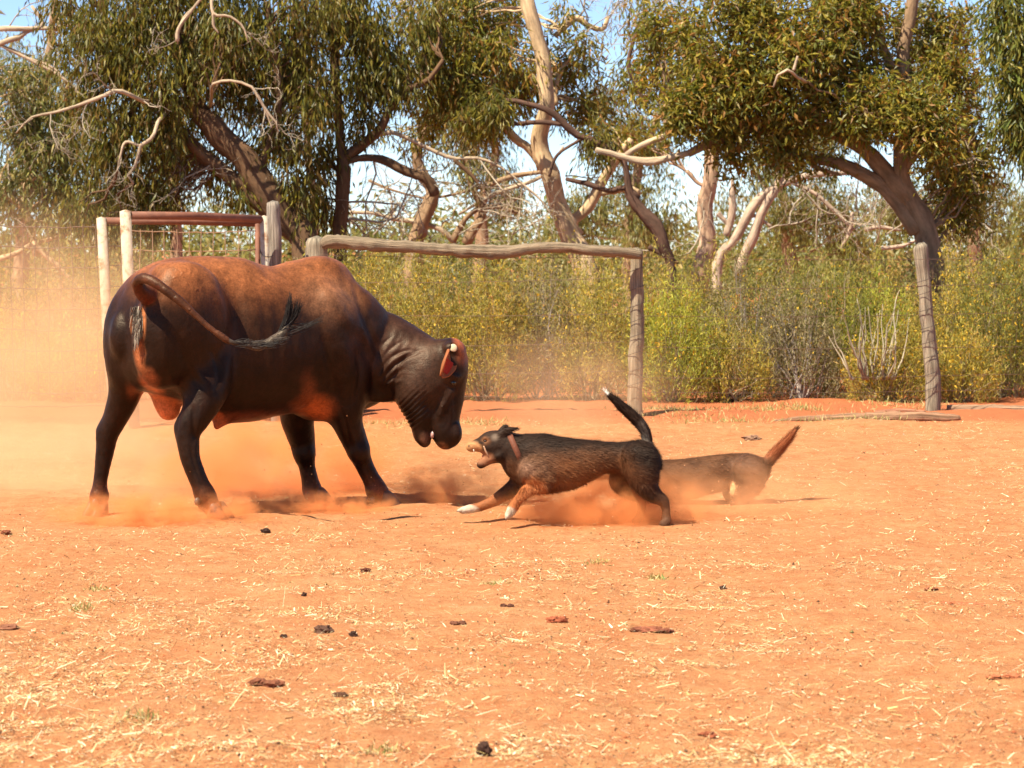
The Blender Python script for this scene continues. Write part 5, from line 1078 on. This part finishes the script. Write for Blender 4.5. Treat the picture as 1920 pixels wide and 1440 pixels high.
def dog2():
    DY = 16.35; s = DY / F
    root = empty('dog', W(1330, base_y(DY), DY), 'brown dog half hidden in dust behind the leaping dog, red tail raised', 'dog', 'cattle dogs')
    BF = unit(np.array([-1, .05, 0])); L_ = unit(np.array([.05, 1, 0]))
    G = SDF(W(1085, 795, DY) + np.array([0, -.26, -.62]), W(1505, 795, DY) + np.array([0, .26, .05]), .0075)
    def P(*L): return [W(x, y, DY + (l[0] if l else 0)) for x, y, r, *l in L], [r * s for x, y, r, *l in L]
    a_, r_ = P((1215, 900, 34), (1240, 903, 40), (1280, 900, 39), (1320, 892, 36), (1360, 886, 34), (1395, 883, 33), (1413, 884, 30)); G.chain(a_, r_, .03, n=26, lat=L_, sq=.74)
    a_, r_ = P((1160, 880, 19), (1180, 885, 22), (1210, 895, 30)); G.chain(a_, r_, .03, lat=L_, sq=.85)
    G.ell(W(1158, 880, DY), (25 * s, .065, 21 * s), (BF, L_, UP), .02); a_, r_ = P((1148, 884, 13), (1132, 890, 9), (1120, 893, 7)); G.chain(a_, r_, .012)
    for sg in (-1, 1):
        G.chain([W(1166, 868, DY) + L_ * sg * .045, W(1178, 860, DY) + L_ * sg * .05, W(1188, 860, DY) + L_ * sg * .05], (.02, .014, .005), .012)
        for L in (((1230, 905, 26), (1222, 930, 15), (1212, 945, 9), (1218, 962 - 12, 7)), ((1405, 885, 32), (1404, 905, 27), (1385, 925, 16), (1398, 933, 11), (1385, 942, 8), (1376, 943, 7)) if sg < 0 else ((1400, 890, 28), (1375, 912, 20), (1370, 930, 12), (1385, 938, 8), (1372, 943, 7))):
            a_, r_ = P(*[(x, y, r, sg * .075) for x, y, r in L]); G.chain(a_, r_, .02, n=18)
    a_, r_ = P((1420, 880, 16), (1437, 868, 11), (1452, 852, 9.5), (1468, 835, 8), (1482, 818, 5.5), (1492, 805, 2)); G.chain(a_, r_, .015, n=20)
    V, Q = G.mesh(); V = relax(V, Q, 2, .5); V = V + vnormals(V, Q) * (.002 + .003 * fbm(V * 20, 2, 3))[:, None]
    C = np.tile(np.array([.070, .028, .012]), (len(V), 1)) * (1 + .4 * fbm(V * 8, 2, 1)[:, None]); q = lambda px, py, dy=0: W(px, py, DY + dy)
    C = paint(C, V, q(1400, 870), (.12, .3, .07), (.11, .055, .036), .6, .7); C = paint(C, V, q(1390, 892, -.1), (.10, .1, .05), (.04, .024, .016), .6, .9)
    C = paint(C, V, q(1372, 915, -.1), (.022, .08, .05), (.62, .36, .18), .4, 1, .1); C = paint(C, V, q(1465, 838), (.12, .1, .13), (.26, .075, .028), .35, 1)
    C = paint(C, V, q(1410, 915, -.08), (.07, .1, .06), (.13, .055, .028), .5, .8)
    g = MB(); g.add(V, Q, None, C); g.build('body', M['fur'], root)
    def fld(p):
        px = p[:, 0] / p[:, 1] * F + 960; return np.where((px > 1432)[:, None], np.array([.6, 0, .7]), np.array([.9, 0, -.25]))
    g = MB(); pv = V[:, 0] / V[:, 1] * F + 960; fur(g, V, Q, C, 34000, .040, .0013, fld, np.random.default_rng(19), .3, .5 + .5 * sstep(1430, 1450, pv)); g.build('coat', M['fur'], root, smooth=False, kind='stuff')
dog2()
#%%DUST
def dust(px, py, Y, rx, ry, rz, dens, label, colr=(.97, .62, .36), nscale=2.0, lo=.38, hi=.62, fall=.9):
    bpy.ops.mesh.primitive_ico_sphere_add(subdivisions=3, radius=1, location=tuple(W(px, py, Y)))
    o = bpy.context.object; o.name = 'dust_cloud'; o.scale = (rx, ry, rz)
    o.data.materials.append(m_dust('dust', dens, colr, nscale, lo, hi, fall)); tag(o, label, 'dust', None, 'stuff')
DR = (.97, .42, .16); DP = (.985, .66, .40)
dust(60, 720, 20.0, 1.6, 3.0, 1.6, .65, 'tall veil of dust drifting over the mesh fence', DP, 1.2, .25, .7)
dust(160, 930, 17.2, 2.2, 1.0, .6, 2.4, 'pale dust hanging behind the hind legs', DP, 2.0, .3, .7)
dust(500, 900, 17.3, 1.3, .7, .55, 8.0, 'orange dust cloud behind the bull legs', DR, 3.6, .42, .62)
dust(310, 968, 15.35, .85, .40, .17, 17.0, 'red dust puff at the hind hooves', DR, 8, .44, .62)
dust(560, 955, 15.95, .8, .40, .15, 16.0, 'red dust kicked up by the front hooves', DR, 8, .44, .62)
dust(850, 930, 16.6, .6, .4, .28, 9.0, 'dust puff between the bull and the leaping dog', DR, 6, .44, .62)
dust(1130, 965, 15.3, .8, .5, .34, 12.0, 'dust raised under the leaping dog', DR, 5, .38, .62)
dust(1400, 950, 15.7, 1.1, .5, .36, 2.6, 'dust trailing over the second dog feet', (.97, .52, .26), 5, .38, .62)
dust(1050, 720, 21.0, 1.3, 1.6, .6, .35, 'thin dust drifting in front of the shrubs', DP, 1.5, .3, .7)
# grit and straw thrown up by the hooves and paws
g = MB(); r = np.random.default_rng(31)
for (px, py, Y, rx, rz, k) in ((330, 950, 15.4, .45, .16, 160), (600, 930, 16.2, .5, .18, 160), (830, 915, 16.3, .4, .16, 120), (1180, 950, 15.3, .5, .2, 200), (1390, 930, 16.0, .4, .16, 100)):
    c = W(px, py, Y) + r.normal(0, 1, (k, 3)) * np.array([rx, .25, rz]); c[:, 2] = np.maximum(c[:, 2], .02); d = unit(r.normal(0, 1, (k, 3))); sd = unit(np.cross(d, r.normal(0, 1, (k, 3))))
    V, f = quads(c, d, sd, np.cross(d, sd), .004 + .012 * r.random(k) ** 2, .003 + .004 * r.random(k), .2)
    g.add(V, f, None, np.repeat(np.array([(.55, .25, .11), (.35, .12, .05), (.45, .20, .09)])[r.integers(0, 3, k)], 4, 0))
g.build('flung_grit', M['straw'], smooth=False, kind='stuff')['label'] = 'grit and chaff flung up by hooves and paws'
#%%END
